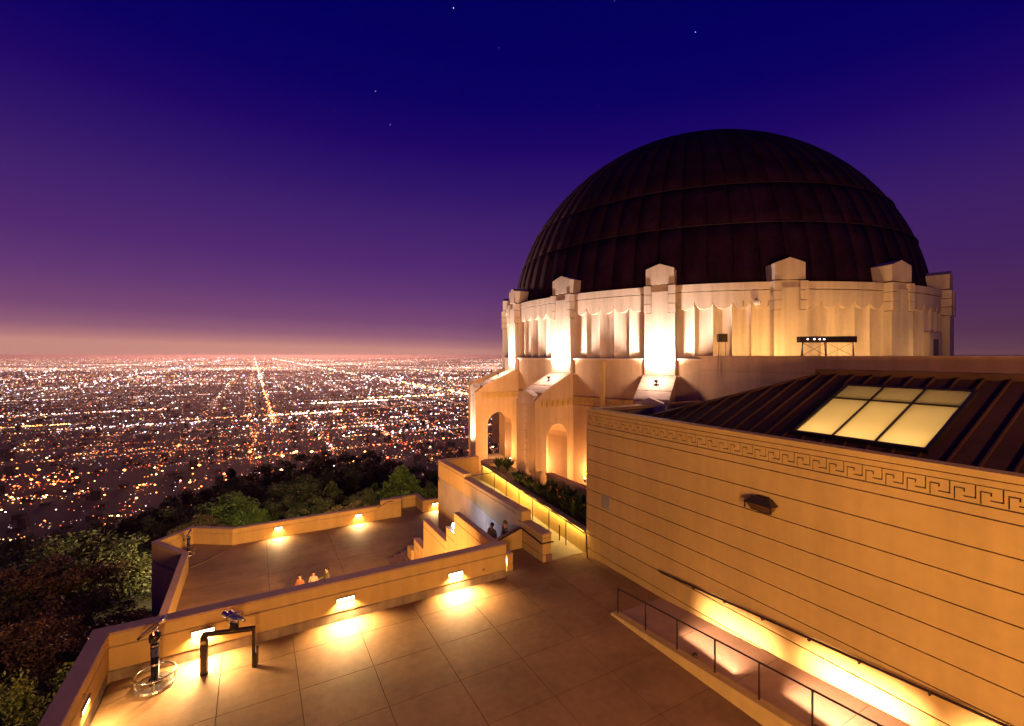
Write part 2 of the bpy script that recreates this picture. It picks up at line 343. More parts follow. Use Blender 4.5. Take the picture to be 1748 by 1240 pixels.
    F0 = np.array([(0,1,4),(1,2,4),(2,3,4),(3,0,4),(1,0,5),(2,1,5),(3,2,5),(0,3,5)]); F = (F0[None]+6*np.arange(n)[:, None, None]).reshape(-1, 3)
    me = bpy.data.meshes.new('city_lights'); me.vertices.add(len(V)); me.vertices.foreach_set('co', V.ravel())
    me.loops.add(F.size); me.loops.foreach_set('vertex_index', F.ravel().astype(np.int32)); me.polygons.add(len(F)); me.polygons.foreach_set('loop_start', np.arange(0, F.size, 3, dtype=np.int32))
    me.update(calc_edges=True)
    ca = me.attributes.new('lampcol', 'FLOAT_COLOR', 'POINT')
    C = np.array([[*(np.array(cols[l[2]])*l[3]), 1] for l in L]); ca.data.foreach_set('color', np.repeat(C, 6, 0).ravel())
    m, nn, o = nodes('city_lamps'); at_ = nn.nodes.new('ShaderNodeAttribute'); at_.attribute_name = 'lampcol'; e = nn.nodes.new('ShaderNodeEmission')
    nn.links.new(at_.outputs[0], e.inputs[0]); nn.links.new(e.outputs[0], o.inputs[0]); m.cycles.emission_sampling = 'NONE'; me.materials.append(m)
    ob = bpy.data.objects.new('city_lights', me); sc.collection.objects.link(ob)
    tag(ob, 'thousands of white, pink and orange street and house lights of the city', 'city lights', kind='stuff')
citylights()
bm0 = MB(); rgb = random.Random(5)
for _ in range(900):
    d = 900+3600*rgb.random()**1.3; a = R_(rgb.uniform(-24, 34)); x, y = d*math.sin(a), d*math.cos(a); x = round(x/22)*22+rgb.uniform(-9, 9); y = round(y/30)*30+rgb.uniform(-12, 12)
    if float(terrain(x, y)) > PZ-.5: continue
    u, v, h = rgb.uniform(4, 8), rgb.uniform(4, 8), rgb.choice([4, 5, 6, 7, 8, 16]); bm0.box(x-u, x+u, y-v, y+v, PZ-1, PZ+h)
tag(part('city_buildings', bm0, mat('city_walls', (.03, .02, .016), .9, var=.4, scale=.02, bump=0), fix=False), 'thousands of low dark house and office blocks across the city plain', 'buildings', kind='stuff')
# ------------------------------------------------------------ stars
def at(px, py, d):
    u, v = (px-874)/790, (607-py)/790; return ((SY+u*CYW)*d, (CYW-u*SY)*d, H+v*d)
for px, py, rr, mt, lb in ((774, 14, 1.5, 'star', 'brightest star high in the sky, left of the dome'), (1187, 55, 1.4, 'star', 'bright star straight above the dome'),
        (1049, 2, 1, 'star_dim', None), (852, 82, .8, 'star_dim', None), (641, 156, .9, 'star', None), (666, 213, .9, 'star', None), (573, 187, .7, 'star_dim', None),
        (172, 397, .7, 'star_dim', None), (399, 462, .6, 'star_dim', None), (412, 341, .5, 'star_dim', None), (1021, 180, .6, 'star_dim', None)):
    s_ = MB(); p = at(px, py, 80000); s_.lathe([(.01, -60*rr), (60*rr, 0), (.01, 60*rr)], seg=6); o = part('star', s_, M[mt], rel=True); o.location = p
    tag(o, lb or 'tiny faint star in the night sky', 'star', None if lb else 'faint stars in the night sky')
for k in ('star', 'star_dim', 'lens', 'glowwhite', 'cool', 'yellowlens', 'dots'): M[k].cycles.emission_sampling = 'NONE'
# ------------------------------------------------------------ upper terrace
tf = MB(); tf.box(-3.3, 13.5, -6, 15.0, -.5, -.03); tf.box(8.0, 9.95, 14.99, 16.9, -.5, -.031)
terr = part('terrace_floor', tf, M['joint']); tag(terr, kind='structure', label='upper terrace of large concrete slabs')
xs = [-3.08, -.73, .96, 2.70, 4.44, 6.18, 7.92, 9.66, 11.40, 11.9]; ys = [-6, -3.2, -1, 1.1, 3.2, 5.3, 7.4, 9.0, 10.57, 12.14, 13.74, 14.99]
for i in range(len(xs)-1):
    for j in range(len(ys)-1):
        m = MB(); a, b_, c, d = xs[i]+.007, xs[i+1]-.007, ys[j]+.007, ys[j+1]-.007
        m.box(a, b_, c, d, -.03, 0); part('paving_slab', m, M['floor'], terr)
m = MB(); m.box(8.02, 9.74, 15.0, 16.58, -.03, 0); part('paving_slab', m, M['floor'], terr)
# walkway rising beside the planter
wf = MB(); zz = lambda y: max(0, (y-15.2)*.088) if y < 22.6 else .65
for a, b_ in ((15.0, 17.5), (17.5, 20), (20, 22.6), (22.6, 26.3)):
    x0, x1 = 9.74, 11.72
    wf.hexa([(x0, a+.01, -1), (x1, a+.01, -1), (x1, b_-.01, -1), (x0, b_-.01, -1), (x0, a+.01, zz(a)), (x1, a+.01, zz(a)), (x1, b_-.01, zz(b_-.01)), (x0, b_-.01, zz(b_-.01))])
wf.box(11.72, 16, 22.6, 31, -1, .64).box(9.9, 11.72, 26.3, 26.5, -1, .63)
tag(part('walkway', wf, M['plank']), kind='structure', label='concrete walkway rising between the parapet and the planter')
# lower terrace
lf = MB(); lf.prism([(-3.9, 8), (9.9, 8), (9.9, 15), (16, 15), (16, 42.2), (11, 42.2), (11, 39.5), (-1.3, 39.5), (-3.86, 41.1), (-5.8, 39.1), (-3.9, 36.2)], -7.2, -5.8)
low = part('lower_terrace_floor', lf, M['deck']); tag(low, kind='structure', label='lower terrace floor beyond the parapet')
m = MB()
arc = [(-1.35, 38.9), (-1.9, 38.2), (-2.5, 37.4), (-3.1, 36.8), (-3.6, 36.4)]
m.tube([(x, y, -5.79) for x, y in arc], .05, 4); part('expansion_joint', m, M['joint'], low)
for yj in (22.0, 27.5, 33.0):
    m = MB(); m.box(-3.6, 9.4, yj, yj+.03, -5.82, -5.797); part('expansion_joint', m, M['joint'], low)
for xj in (.8, 5.0):
    m = MB(); m.box(xj, xj+.03, 15, 39, -5.82, -5.7965); part('expansion_joint', m, M['joint'], low)
# near parapet and its lamps
near = parapet('terrace_parapet', 'cream terrace wall with three lit slots running behind the telescopes', [(-3.1, 14.67), (7.95, 14.67)], .34, 0, 1.22, bottom=-6)
parapet('side_parapet', 'cream parapet wall running down the left edge of the near terrace', [(-3.1, -6), (-3.1, 14.67)], .34, 0, 1.22, bottom=-9)
m = MB(); m.box(-3.45, -3.1, 14.66, 15.02, -6, 1.16); part('corner_block', m, M['wall'], near)
m = MB(); m.box(-3.47, -3.09, 14.64, 15.03, 1.161, 1.221); part('corner_coping', m, M['coping'], near)
m = MB(); m.box(7.93, 7.965, 14.685, 14.995, .30, 1.12); part('end_face', m, M['wall'], near)
wall_light((-1.17, 14.67, .70), (0, -1), 'leftmost lit slot in the near terrace wall, behind the steel bridge stand', 55)
wall_light((2.43, 14.67, .64), (0, -1), 'middle lit slot in the near terrace wall, glowing over bare slabs', 55)
wall_light((6.0, 14.67, .58), (0, -1), 'rightmost lit slot in the near terrace wall, nearest the stairs', 55)
wall_light((-3.1, 12.9, .62), (1, 0), 'lit slot in the left side parapet beside the ring-based telescope', 10)
m = MB(); m.tube([(0, 0, 0), (0, -.03, 0)], .045, 10); o = part('hose_bib', m, M['kick'], rel=True); o.location = (7.05, 14.66, .48); tag(o, 'small round outlet on the near terrace wall right of the last lit slot', 'outlet')
m = MB(); m.tube([(0, 0, 0), (.03, 0, 0)], .05, 10); o = part('hose_bib', m, M['kick'], rel=True); o.location = (-3.1, 12.75, .45+.45); tag(o, 'small round outlet on the left side parapet', 'outlet')
# exterior wall at the lower left
parapet('outer_wall', 'lit outer retaining wall at the bottom left corner below the parapet', [(-4.25, 14.3), (-3.5, 13.1), (-5.3, 10.5), (-9, 7)][1:], .3, -3, .35, bottom=-9, kick=0)
# lower terrace parapets
bay = [(-3.7, 15.2), (-3.7, 21), (-3.68, 27), (-3.66, 33), (-3.64, 36.0), (-5.6, 39.15), (-3.86, 40.93), (-1.35, 39.25), (8.85, 39.25)]
parapet('bay_parapet', 'cream parapet of the lower terrace with its pointed lookout bay on the left', bay, .34, -5.8, -4.6, bottom=-13, grooves=(.37, ), kick=0)
pr = parapet('far_parapet', 'taller cream wall section with an alcove at the far end of the lower terrace', [(9.3, 39.27), (11.05, 39.25)], .34, -5.8, -4.2, bottom=-13, kick=0)
parapet('', '', [(8.86, 39.28), (9.3, 39.27)], .33, -5.8, -4.6, bottom=-13, kick=0, parent=pr)
parapet('', '', [(11.05, 39.6), (11.05, 41.3), (12.95, 41.3), (12.95, 39.27), (16.5, 39.27)], .34, -5.8, -4.75, bottom=-13, kick=0, parent=pr)
m = MB(); m.tube([(9.0, 39.2, -4.75), (9.9, 39.2, -4.35), (10.3, 39.2, -4.35)], .03, 6); part('handrail', m, M['bronze'], pr)
wall_light((1.65, 39.25, -5.08), (0, -1), 'left lit slot in the far wall of the lower terrace', 30)
wall_light((7.5, 39.25, -5.10), (0, -1), 'right lit slot in the far wall of the lower terrace', 30)
wall_light((14.1, 39.27, -5.2), (0, -1), 'lit slot at the far right of the lower terrace, behind the tall wall', 22)
# tall wall C between stairs and walkway (stepped top)
wc = empty('stair_wall', (9.75, 15, 0), 'tall cream wall with a stepped top dropping beside the stairs', 'wall')
secs = [(22.72, 26.3, 1.69), (16.9, 22.70, 1.49), (15.03, 16.88, 1.10)]
for a, b_, z in secs:
    zb = -6.5 if a > 16 else -.4
    m = MB(); m.box(9.78, 10.12, a+.03, b_-.03, zb, z-.07); part('core', m, M['kick'], wc)
    lo = (-6 if a > 16 else .27)
    zs = [z-.06, z-.20, lo] if a > 16 else [z-.06, z-.2, lo]
    for k in range(2): m = MB(); m.box(9.75, 10.15, a, b_, zs[k+1]+.015, zs[k]); bevel(part('band', m, M['wall'], wc), .01)
    m = MB(); m.box(9.73, 10.17, a-.01, b_+.01, z-.06, z); bevel(part('coping', m, M['coping'], wc), .012)
m = MB(); m.box(9.76, 10.14, 15.04, 16.9, 0, .25); part('kick_plate', m, M['wall'], wc)
m = MB(); m.box(9.90, 10.16, 15.0, 15.04, .0, .26); part('kick_plate', m, M['brown'], wc)
m = MB(); m.box(9.73, 10.2, 16.6, 17.1, 1.0, 1.50); bevel(part('pier', m, M['wall'], wc), .03)
m = MB(); m.tube([(9.68, 16.55, .84), (9.68, 15.0, .74), (10.2, 14.97, .74)], .028, 6); part('handrail', m, M['dark'], wc)
# return wall of the tall wall towards the rotunda, curving round it
rt = [(9.76, 26.3), (12.3, 26.3)]
parapet('walkway_parapet', 'cream parapet closing the far end of the raised walkway', rt, .36, .65, 1.69, bottom=-6, grooves=(.14,), kick=0)
# low sloped stair wall with handrail
lw = empty('sloped_stair_wall', (9, 16.6, 0), 'low brightly lit wall sloping down beside the stairs with a dark handrail', 'wall')
m = MB(); m.extr([(7.4, -1.5), (9.74, -1.5), (9.74, .80), (9.6, .80), (8.5, .47), (7.4, .14)], lambda u, v, w_: (u, w_, v), 16.6, 16.85); part('wall', m, M['wall'], lw)
m = MB(); m.tube([(9.66, 16.53, .86), (8.55, 16.53, .53), (7.5, 16.53, .2)], .03, 6); m.tube([(9.1, 16.6, .62), (9.1, 16.53, .69)], .015, 5); part('handrail', m, M['dark'], lw)
le = empty('stair_light', (8.05, 15.7, .3), 'lamp at the head of the stairs behind the near terrace wall', 'wall light')
m = MB(); m.box(8.0, 8.02, 15.02, 15.3, .25, .4); part('lens', m, M['lens'], le); lamp('AREA', le, (8.1, 15.15, .38), (9.4, 16.5, .2), 22, WARM, .2, .2)
# stairs that drop to the lower terrace, stepped cheek wall, bottom platform
ck = empty('stair_cheek_wall', (8.2, 16, 0), 'stepped cream side wall of the stairs falling away to the lower terrace', 'wall')
for a, b_, z, wd in ((15.05, 20.25, .64, .24), (20.27, 21.28, -.35, .24), (21.30, 24.75, -1.08, .3), (24.77, 26.5, -2.72, .34)):
    m = MB(); m.box(8.22, 8.2+wd-.02, a+.02, b_-.02, -5.8, z-.05); part('core', m, M['kick'], ck)
    for z1, z0 in ((z-.05, z-.38), (z-.405, -5.8)): m = MB(); m.box(8.2, 8.2+wd, a, b_, z0, z1); bevel(part('band', m, M['wall'], ck), .008)
    m = MB(); m.box(8.18, 8.22+wd, a-.01, b_+.01, z-.05, z); bevel(part('coping', m, M['coping'], ck), .01)
m = MB(); m.box(8.9, 9.3, 29.3, 30.2, -5.8, -4.62); bevel(part('newel_post', m, M['wall'], ck), .04)
st = empty('stairs', (9, 20, -3), 'brown stair treads spilling onto the lower terrace behind the near wall', 'stairs')
for k, (x0, z) in enumerate(((7.86, -5.62), (8.3, -5.46), (8.75, -5.30))):
    m = MB(); m.box(x0, 9.74, 24 if k == 0 else 26.6, 31.2-.02*k, z-.17, z); part('tread', m, M['brown'], st)
for k in range(26):
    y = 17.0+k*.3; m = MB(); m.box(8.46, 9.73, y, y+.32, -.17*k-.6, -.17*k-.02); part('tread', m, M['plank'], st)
# ------------------------------------------------------------ museum wing
wing = empty('museum_wing', (11.74, 6, 0), 'long cream wing with grooved wall courses, a key-pattern band and a dark metal roof', 'building')
Y0, Y1, XW = -6.0, 14.86, 11.74
m = MB(); m.box(11.80, 12.08, Y0, Y1-.02, -.4, 5.70).box(12.08, 18.4, Y1-.35, Y1-.02, -.4, 5.70); part('backing_wall', m, M['kick'], wing)
zs = [-.3]+[.25+.595*k for k in range(9)]; zs = [z for z in zs if z < 4.9]+[5.01, 5.23]
for k in range(len(zs)-1):
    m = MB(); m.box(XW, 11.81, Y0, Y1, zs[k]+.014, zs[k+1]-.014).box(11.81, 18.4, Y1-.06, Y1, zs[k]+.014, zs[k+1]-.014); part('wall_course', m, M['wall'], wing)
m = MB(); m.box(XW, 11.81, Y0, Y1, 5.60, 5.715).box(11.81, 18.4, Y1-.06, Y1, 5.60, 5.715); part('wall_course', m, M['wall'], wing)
m = MB(); m.box(XW-.01, 12.10, Y0, Y1, 5.735, 5.87).box(12.10, 18.4, Y1-.36, Y1, 5.735, 5.87); part('parapet_coping', m, M['wall'], wing)
def keymesh(P, HH, dp):
    bx = [0, .05, .12, .42, .50, .86, .93, 1]; bz = [0, .25, .33, .52, .67, .75, 1]; gro = set()
    def inn(a, b_, lo, hi): return a >= lo-1e-6 and b_ <= hi+1e-6
    for i in range(7):
        for j in range(6):
            X, Z = (bx[i], bx[i+1]), (bz[j], bz[j+1])
            if inn(*X, .05, .12) and inn(*Z, 0, .75) or inn(*X, .12, .50) and inn(*Z, .67, .75) or inn(*X, .42, .50) and inn(*Z, .52, .67): gro.add((i, j))
            if inn(*X, .86, .93) and inn(*Z, .25, 1) or inn(*X, .42, .86) and inn(*Z, .25, .33): gro.add((i, j))
    m_ = MB()
    for i in range(7):
        for j in range(6):
            if (i, j) in gro: continue
            m_.box(0, dp, P-bx[i+1]*P, P-bx[i]*P, bz[j]*HH, bz[j+1]*HH)
    me = m_.mesh('key_pattern', M['wall'])
    bm = bmesh.new(); bm.from_mesh(me); bmesh.ops.remove_doubles(bm, verts=bm.verts, dist=1e-5)
    seen = {}
    for f_ in list(bm.faces): seen.setdefault(tuple(sorted(v.index for v in f_.verts)), []).append(f_)
    dead = [f_ for v in seen.values() if len(v) > 1 for f_ in v]; bmesh.ops.delete(bm, geom=dead, context='FACES')
    bm.to_mesh(me); bm.free(); return me
km = keymesh(.368, .335, .035)
for k in range(54):
    y = Y1-.17-.368*(k+1)
    inst('key_panel', km, wing, (0, y-6, 5.247))
m = MB(); m.box(XW, 11.78, Y1-.09, Y1, 5.245, 5.585).box(11.81, 18.4, Y1-.05, Y1, 5.245, 5.585); part('band_end', m, M['wall'], wing)
# roof: plane z = .41 + .417 x
rz_ = lambda x: .41+.417*x
def rp(x, y, o=0): return (x-.385*o, y, rz_(x)+.923*o)
SK = (13.04, 15.79, 4.50, 7.31)
rb = MB()
def rquad(x0, x1, ya, yb): rb.add([rp(x0, ya), rp(x1, ya), rp(x1, yb), rp(x0, yb)], [(0, 1, 2, 3)])
rquad(12.05, 16.64, Y0, SK[2]); rquad(12.05, SK[0], SK[2], SK[3]); rquad(SK[1], 16.64, SK[2], SK[3])
rb.add([rp(12.05, SK[3]), rp(16.64, SK[3]), rp(16.64, 8.53), rp(12.05, 13.1)], [(0, 1, 2, 3)])
rb.add([rp(12.05, 13.1), rp(16.64, 8.53), (18.4, 8.53, 7.35), (18.4, 14.5, 5.4), (12.05, 14.5, 5.4)], [(0, 1, 2, 3), (0, 3, 4)])
part('roof', rb, M['roof'], wing, fix=False)
m = MB(); m.box(16.64, 17.1, Y0, 8.7, 7.30, 7.53); part('ridge_cap', m, M['roof'], wing)
m = MB(); m.tube([rp(12.05, 13.12, .03), rp(16.64, 8.55, .03)], .05, 6); part('hip_cap', m, M['roof'], wing)
ysm = [11.97-.497*k+.02 for k in range(-2, 36)]
for y in ysm:
    xt = 16.62 if y < 8.5 else 16.62-(y-8.5); segs = [(12.1, xt)]
    if xt < 12.3: continue
    if SK[2]-.1 < y < SK[3]+.1: segs = [(12.1, SK[0]-.12), (SK[1]+.1, xt)]
    for a, b_ in segs:
        m = MB()
        m.hexa([rp(a, y-.018), rp(b_, y-.018), rp(b_, y+.018), rp(a, y+.018), rp(a, y-.018, .065), rp(b_, y-.018, .065), rp(b_, y+.018, .065), rp(a, y+.018, .065)])
        part('roof_seam', m, M['roof'], wing)
sk = MB()
def rbar(mb, x0, x1, ya, yb, a=0, b_=.12): mb.hexa([rp(x0, ya, a), rp(x1, ya, a), rp(x1, yb, a), rp(x0, yb, a), rp(x0, ya, b_), rp(x1, ya, b_), rp(x1, yb, b_), rp(x0, yb, b_)])
rbar(sk, SK[0]-.08, SK[0], SK[2]-.08, SK[3]+.08); rbar(sk, SK[1], SK[1]+.08, SK[2]-.08, SK[3]+.08); rbar(sk, SK[0], SK[1], SK[2]-.08, SK[2]); rbar(sk, SK[0], SK[1], SK[3], SK[3]+.08)
cw = (SK[3]-SK[2])/3; XM = 14.98
for k in (1, 2): rbar(sk, SK[0], SK[1], SK[2]+cw*k-.02, SK[2]+cw*k+.02, .03, .125)
rbar(sk, XM-.02, XM+.02, SK[2], SK[3], .03, .122)
sf = part('skylight', sk, M['dark'], wing)
for k in range(3):
    for a, b_ in ((SK[0], XM-.02), (XM+.02, SK[1])):
        m = MB(); rbar(m, a+.01, b_-.01, SK[2]+cw*k+.025, SK[2]+cw*(k+1)-.025, .085, .097); part('pane', m, M['frost'], sf)
m = MB(); xa, xb, ya, yb = SK[0]-.02, SK[1]+.02, SK[2]-.02, SK[3]+.02
vs = [rp(xa, ya), rp(xb, ya), rp(xb, yb), rp(xa, yb), (xa, ya, 4.3), (xb, ya, 4.3), (xb, yb, 4.3), (xa, yb, 4.3)]
m.add(vs, [(0, 1, 5, 4), (1, 2, 6, 5), (2, 3, 7, 6), (3, 0, 4, 7), (4, 5, 6, 7)]); part('light_well', m, M['white'], wing, fix=False)
m = MB(); m.box(XM-.01, XM+.01, SK[2], SK[3], 4.31, 6.45); part('added_light_baffle', m, M['white'], wing)  # divider added to keep the lower lamps' light off the upper panes
for k in range(3): lamp('AREA', wing, (13.35, SK[2]+cw*(k+.5), 5.3), (13.4, SK[2]+cw*(k+.5), 6.2), 19, (1, .60, .20), .3, .5)
lamp('AREA', wing, (15.3, SK[2]+cw*1.5, 4.9), (15.2, SK[2]+cw*1.5, 6.6), 11, (1, .54, .10), .5, 2.2)
# wall things on the wing
ln = empty('wall_lantern', (11.74, 7.41, 4.1), 'unlit bronze box lantern high on the grooved wing wall', 'lantern')
m = MB(); m.hexa([(11.74, 7.16, 3.93), (11.55, 7.16, 3.93), (11.55, 7.66, 3.93), (11.74, 7.66, 3.93), (11.74, 7.05, 4.12), (11.46, 7.05, 4.12), (11.46, 7.77, 4.12), (11.74, 7.77, 4.12)]); part('glass', m, M['bronze'], ln)
m = MB(); m.hexa([(11.74, 7.02, 4.12), (11.42, 7.02, 4.12), (11.42, 7.8, 4.12), (11.74, 7.8, 4.12), (11.74, 7.2, 4.27), (11.6, 7.2, 4.27), (11.6, 7.62, 4.27), (11.74, 7.62, 4.27)]); part('hood', m, M['dark'], ln)
m = MB(); m.box(11.54, 11.56, 7.15, 7.67, 3.92, 3.95).box(11.44, 11.47, 7.04, 7.07, 3.95, 4.12).box(11.44, 11.47, 7.75, 7.78, 3.95, 4.12).box(11.70, 11.74, 7.25, 7.57, 3.85, 4.3); part('frame', m, M['dark'], ln)
vn = empty('wall_vent', (11.74, 13.68, 2.4), 'small grey louvred vent near the far corner of the wing wall', 'vent')
m = MB(); m.box(11.725, 11.745, 13.44, 13.92, 2.13, 2.66); part('frame', m, M['grey'], vn)
for k in range(6): m = MB(); m.box(11.712, 11.725, 13.47, 13.89, 2.17+.08*k, 2.225+.08*k); part('louvre', m, M['grey'], vn)
hr = empty('wall_handrail', (11.62, 10.8, .93), 'bronze handrail bracketed along the foot of the wing wall', 'handrail')
hz = lambda y: .90+(10.81-y)*.069
m = MB(); m.tube([(11.66, 10.95, hz(10.8)), (11.62, 10.78, hz(10.78)+.01), (11.62, 2.5, hz(2.5)), (11.62, -4, hz(-4))], .028, 8); part('rail', m, M['dark'], hr, smooth=True)
for y in (9.61, 8.55, 7.42, 6.25, 5.19, 3.97, 2.9): m = MB(); m.tube([(11.62, y, hz(y)-.02), (11.66, y, hz(y)-.09), (11.75, y, hz(y)-.1)], .016, 6); part('bracket', m, M['dark'], hr)
# ramp with kerb and railing
rzf = lambda y: max(0.004, (10.95-y)*.066)
rm = MB()
for a, b_ in ((10.95, 9.0), (9.0, 7.0), (7.0, 5.0), (5, 3), (3, -6)):
    rm.hexa([(9.9, b_+.006, -.1), (11.73, b_+.006, -.1), (11.73, a-.006, -.1), (9.9, a-.006, -.1), (9.9, b_+.006, rzf(b_)), (11.73, b_+.006, rzf(b_)), (11.73, a-.006, rzf(a)), (9.9, a-.006, rzf(a))])
tag(part('ramp', rm, mat('ramp_concrete', (.36, .23, .16), .6, var=.15)), kind='structure', label='concrete ramp climbing along the foot of the wing wall')
kb = empty('ramp_kerb', (9.7, 8, 0), 'pale concrete kerb wall rising along the outer edge of the ramp', 'kerb')
m = MB(); m.hexa([(9.6, -6, -.1), (9.89, -6, -.1), (9.89, 11.0, -.1), (9.6, 11.0, -.1), (9.63, -6, rzf(-6)+.04), (9.89, -6, rzf(-6)+.04), (9.89, 11.0, .06), (9.63, 11.0, .06)]); bevel(part('kerb_wall', m, M['wall'], kb), .015)
rl = empty('ramp_railing', (9.79, 10.85, 0), 'thin dark railing with square posts on the ramp kerb', 'railing')
yp = [10.85, 9.70, 8.57, 7.42, 6.29, 5.17, 4.05, 2.9, 1.8]
rt_ = lambda y: .84+(10.85-y)*.0795
m = MB(); m.tube([(9.79, 10.85, .82), (9.79, 1.8, rt_(1.8))], .02, 6); part('top_rail', m, M['dark'], rl)
for y in yp: m = MB(); m.box(9.775, 9.805, y-.015, y+.015, rzf(y)+.03, rt_(y)); part('post', m, M['dark'], rl)
RP = (1, .60, .36)
for k, (y, lb, pw) in enumerate(((8.15, 'small low lamp on the inner side of the ramp kerb, farther one', 17), (5.2, 'small low lamp on the inner side of the ramp kerb, nearer one', 30), (2.2, 'small low lamp on the inner side of the ramp kerb outside the bottom edge', 34))):
    e = empty('kerb_light', (9.95, y, rzf(y)), lb, 'lamp', 'low lamps along the ramp kerb')
    m = MB(); m.lathe([(.07, rzf(y)), (.08, rzf(y)+.04), (.06, rzf(y)+.09)], (9.97, y), 10); part('housing', m, M['dark'], e)
    lamp('AREA', e, (9.99, y, rzf(y)+.16), (11.74, y, rzf(y)+.12), pw*4.2, RP, 1.9, .05, spread=50)
# ------------------------------------------------------------ planter, railing and plants
pl = empty('planter', (11.7, 20, 0), 'raised planter bed whose front wall glows yellow beside the walkway', 'planter')
pz = lambda y: .92+(y-15)*.075
m = MB()
for a, b_ in ((14.9, 19), (19, 24.6)):
    m.hexa([(11.74, a, -.4), (11.95, a, -.4), (11.95, b_, -.4), (11.74, b_, -.4), (11.74, a, pz(a)-.06), (11.95, a, pz(a)-.06), (11.95, b_, pz(b_)-.06), (11.74, b_, pz(b_)-.06)])
part('front_wall', m, M['wall'], pl)
m = MB(); m.hexa([(11.64, 14.9, pz(14.9)-.055), (11.97, 14.9, pz(14.9)-.055), (11.97, 24.6, pz(24.6)-.055), (11.64, 24.6, pz(24.6)-.055), (11.64, 14.9, pz(14.9)), (11.97, 14.9, pz(14.9)), (11.97, 24.6, pz(24.6)), (11.64, 24.6, pz(24.6))]); part('coping', m, M['kick'], pl)
m = MB(); m.hexa([(11.96, 14.9, .3), (13.2, 14.9, .3), (13.2, 24.5, .3), (11.96, 24.5, .3), (11.96, 14.9, pz(14.9)-.08), (13.2, 14.9, pz(14.9)-.08), (13.2, 24.5, pz(24.5)-.08), (11.96, 24.5, pz(24.5)-.08)]); part('soil_bed', m, M['soil'], pl)
m = MB(); m.box(13.2, 13.5, 14.88, 20.0, 0, 1.86); part('back_wall', m, M['wall'], pl)
m = MB(); m.box(13.17, 13.53, 14.88, 20.02, 1.86, 1.92); part('back_coping', m, M['coping'], pl)
m = MB(); m.lathe([(.62, .6), (.62, 1.62)], (12.4, 24.7), 20); part('round_end', m, M['wall'], pl)
m = MB(); m.lathe([(.66, 1.62), (.66, 1.70)], (12.4, 24.7), 20); part('round_coping', m, M['coping'], pl)
m = MB(); m.hexa([(11.655, 15, pz(15)-.075), (11.70, 15, pz(15)-.075), (11.70, 24.5, pz(24.5)-.075), (11.655, 24.5, pz(24.5)-.075), (11.655, 15, pz(15)-.056), (11.70, 15, pz(15)-.056), (11.70, 24.5, pz(24.5)-.056), (11.655, 24.5, pz(24.5)-.056)]); part('light_strip', m, M['yellowlens'], pl)
for k in range(8):
    y = 15.5+k*1.2; lamp('AREA', pl, (11.56, y, pz(y)-.04), (11.80, y, pz(y)-.55), 15, (1, .66, .17), 1.19, .05)
r2 = empty('walkway_railing', (11.4, 14.5, 0), 'thin dark railing following the walkway up past the glowing planter', 'railing')
tr = lambda y: .97+(y-14.43)*.083
m = MB(); m.tube([(11.5, 14.5, .0), (11.42, 14.45, .93), (11.4, 14.6, tr(14.6)), (11.4, 22.45, tr(22.45)), (10.2, 22.62, 1.56)], .022, 6); part('top_rail', m, M['dark'], r2)
for y in (15.8, 17.07, 18.45, 19.71, 21.04, 22.40): m = MB(); m.box(11.385, 11.415, y-.015, y+.015, zz(y)-.02, tr(y)); part('post', m, M['dark'], r2)
m = MB(); m.box(11.38, 11.42, 16.25, 16.28, zz(16.2)-.02, .75); part('post', m, M['dark'], r2)
def plant(x, y, z, hh, n, seed, label, fl):
    rg = random.Random(seed); e = empty('border_plant', (x, y, z), label, 'plant', 'spiky plants in the planter')
    lf_ = MB()
    for k in range(n):
        a = rg.uniform(0, 6.28); lean = rg.uniform(.12, .75); L = hh*rg.uniform(.6, 1.1); wd = rg.uniform(.035, .065); d = (math.cos(a), math.sin(a)); q = (-d[1], d[0]); pts = []
        for s_ in (0, .35, .7, 1): rr = L*lean*s_**1.4; pts.append((x+d[0]*rr, y+d[1]*rr, z+L*(s_-.42*lean*s_*s_)))
        ws = (wd*.3, wd*.6, wd, .004); vs = []
        for p, wv in zip(pts, ws): vs += [(p[0]+q[0]*wv, p[1]+q[1]*wv, p[2]), (p[0]-q[0]*wv, p[1]-q[1]*wv, p[2])]
        lf_.add(vs, [(0, 1, 3, 2), (2, 3, 5, 4), (4, 5, 7, 6)])
    part('foliage', lf_, M['leaf_blade'], e, fix=False)
    for k in range(fl):
        a = rg.uniform(2.4, 5.2); rr = rg.uniform(.1, .35)*hh; px_, py_ = x+math.cos(a)*rr, y+math.sin(a)*rr; zt = z+hh*rg.uniform(.6, .95); m_ = MB()
        m_.tube([(x, y, z), (px_, py_, zt)], .008, 4)
        for j in range(4): b_ = rg.uniform(0, 6.28); m_.add([(px_-.02, py_, zt), (px_+.02, py_, zt), (px_+.09*math.cos(b_), py_+.09*math.sin(b_), zt+.09)], [(0, 1, 2)])
        part('flower', m_, M['flower'], e, fix=False)
pspots = [(12.35, 15.6, .9, 2), (12.9, 15.3, 1.0, 1), (12.2, 16.4, .85, 1), (12.75, 16.6, 1.05, 0), (12.3, 17.3, .8, 2), (12.8, 17.7, .9, 1), (12.2, 18.2, .75, 2), (12.7, 18.8, .85, 0), (12.2, 19.2, .7, 1), (12.1, 20.0, .75, 1), (12.05, 20.9, .8, 0), (12.5, 22.9, .95, 0), (12.2, 23.4, .8, 0), (12.55, 16.0, .8, 1), (12.5, 18.0, .7, 1)]
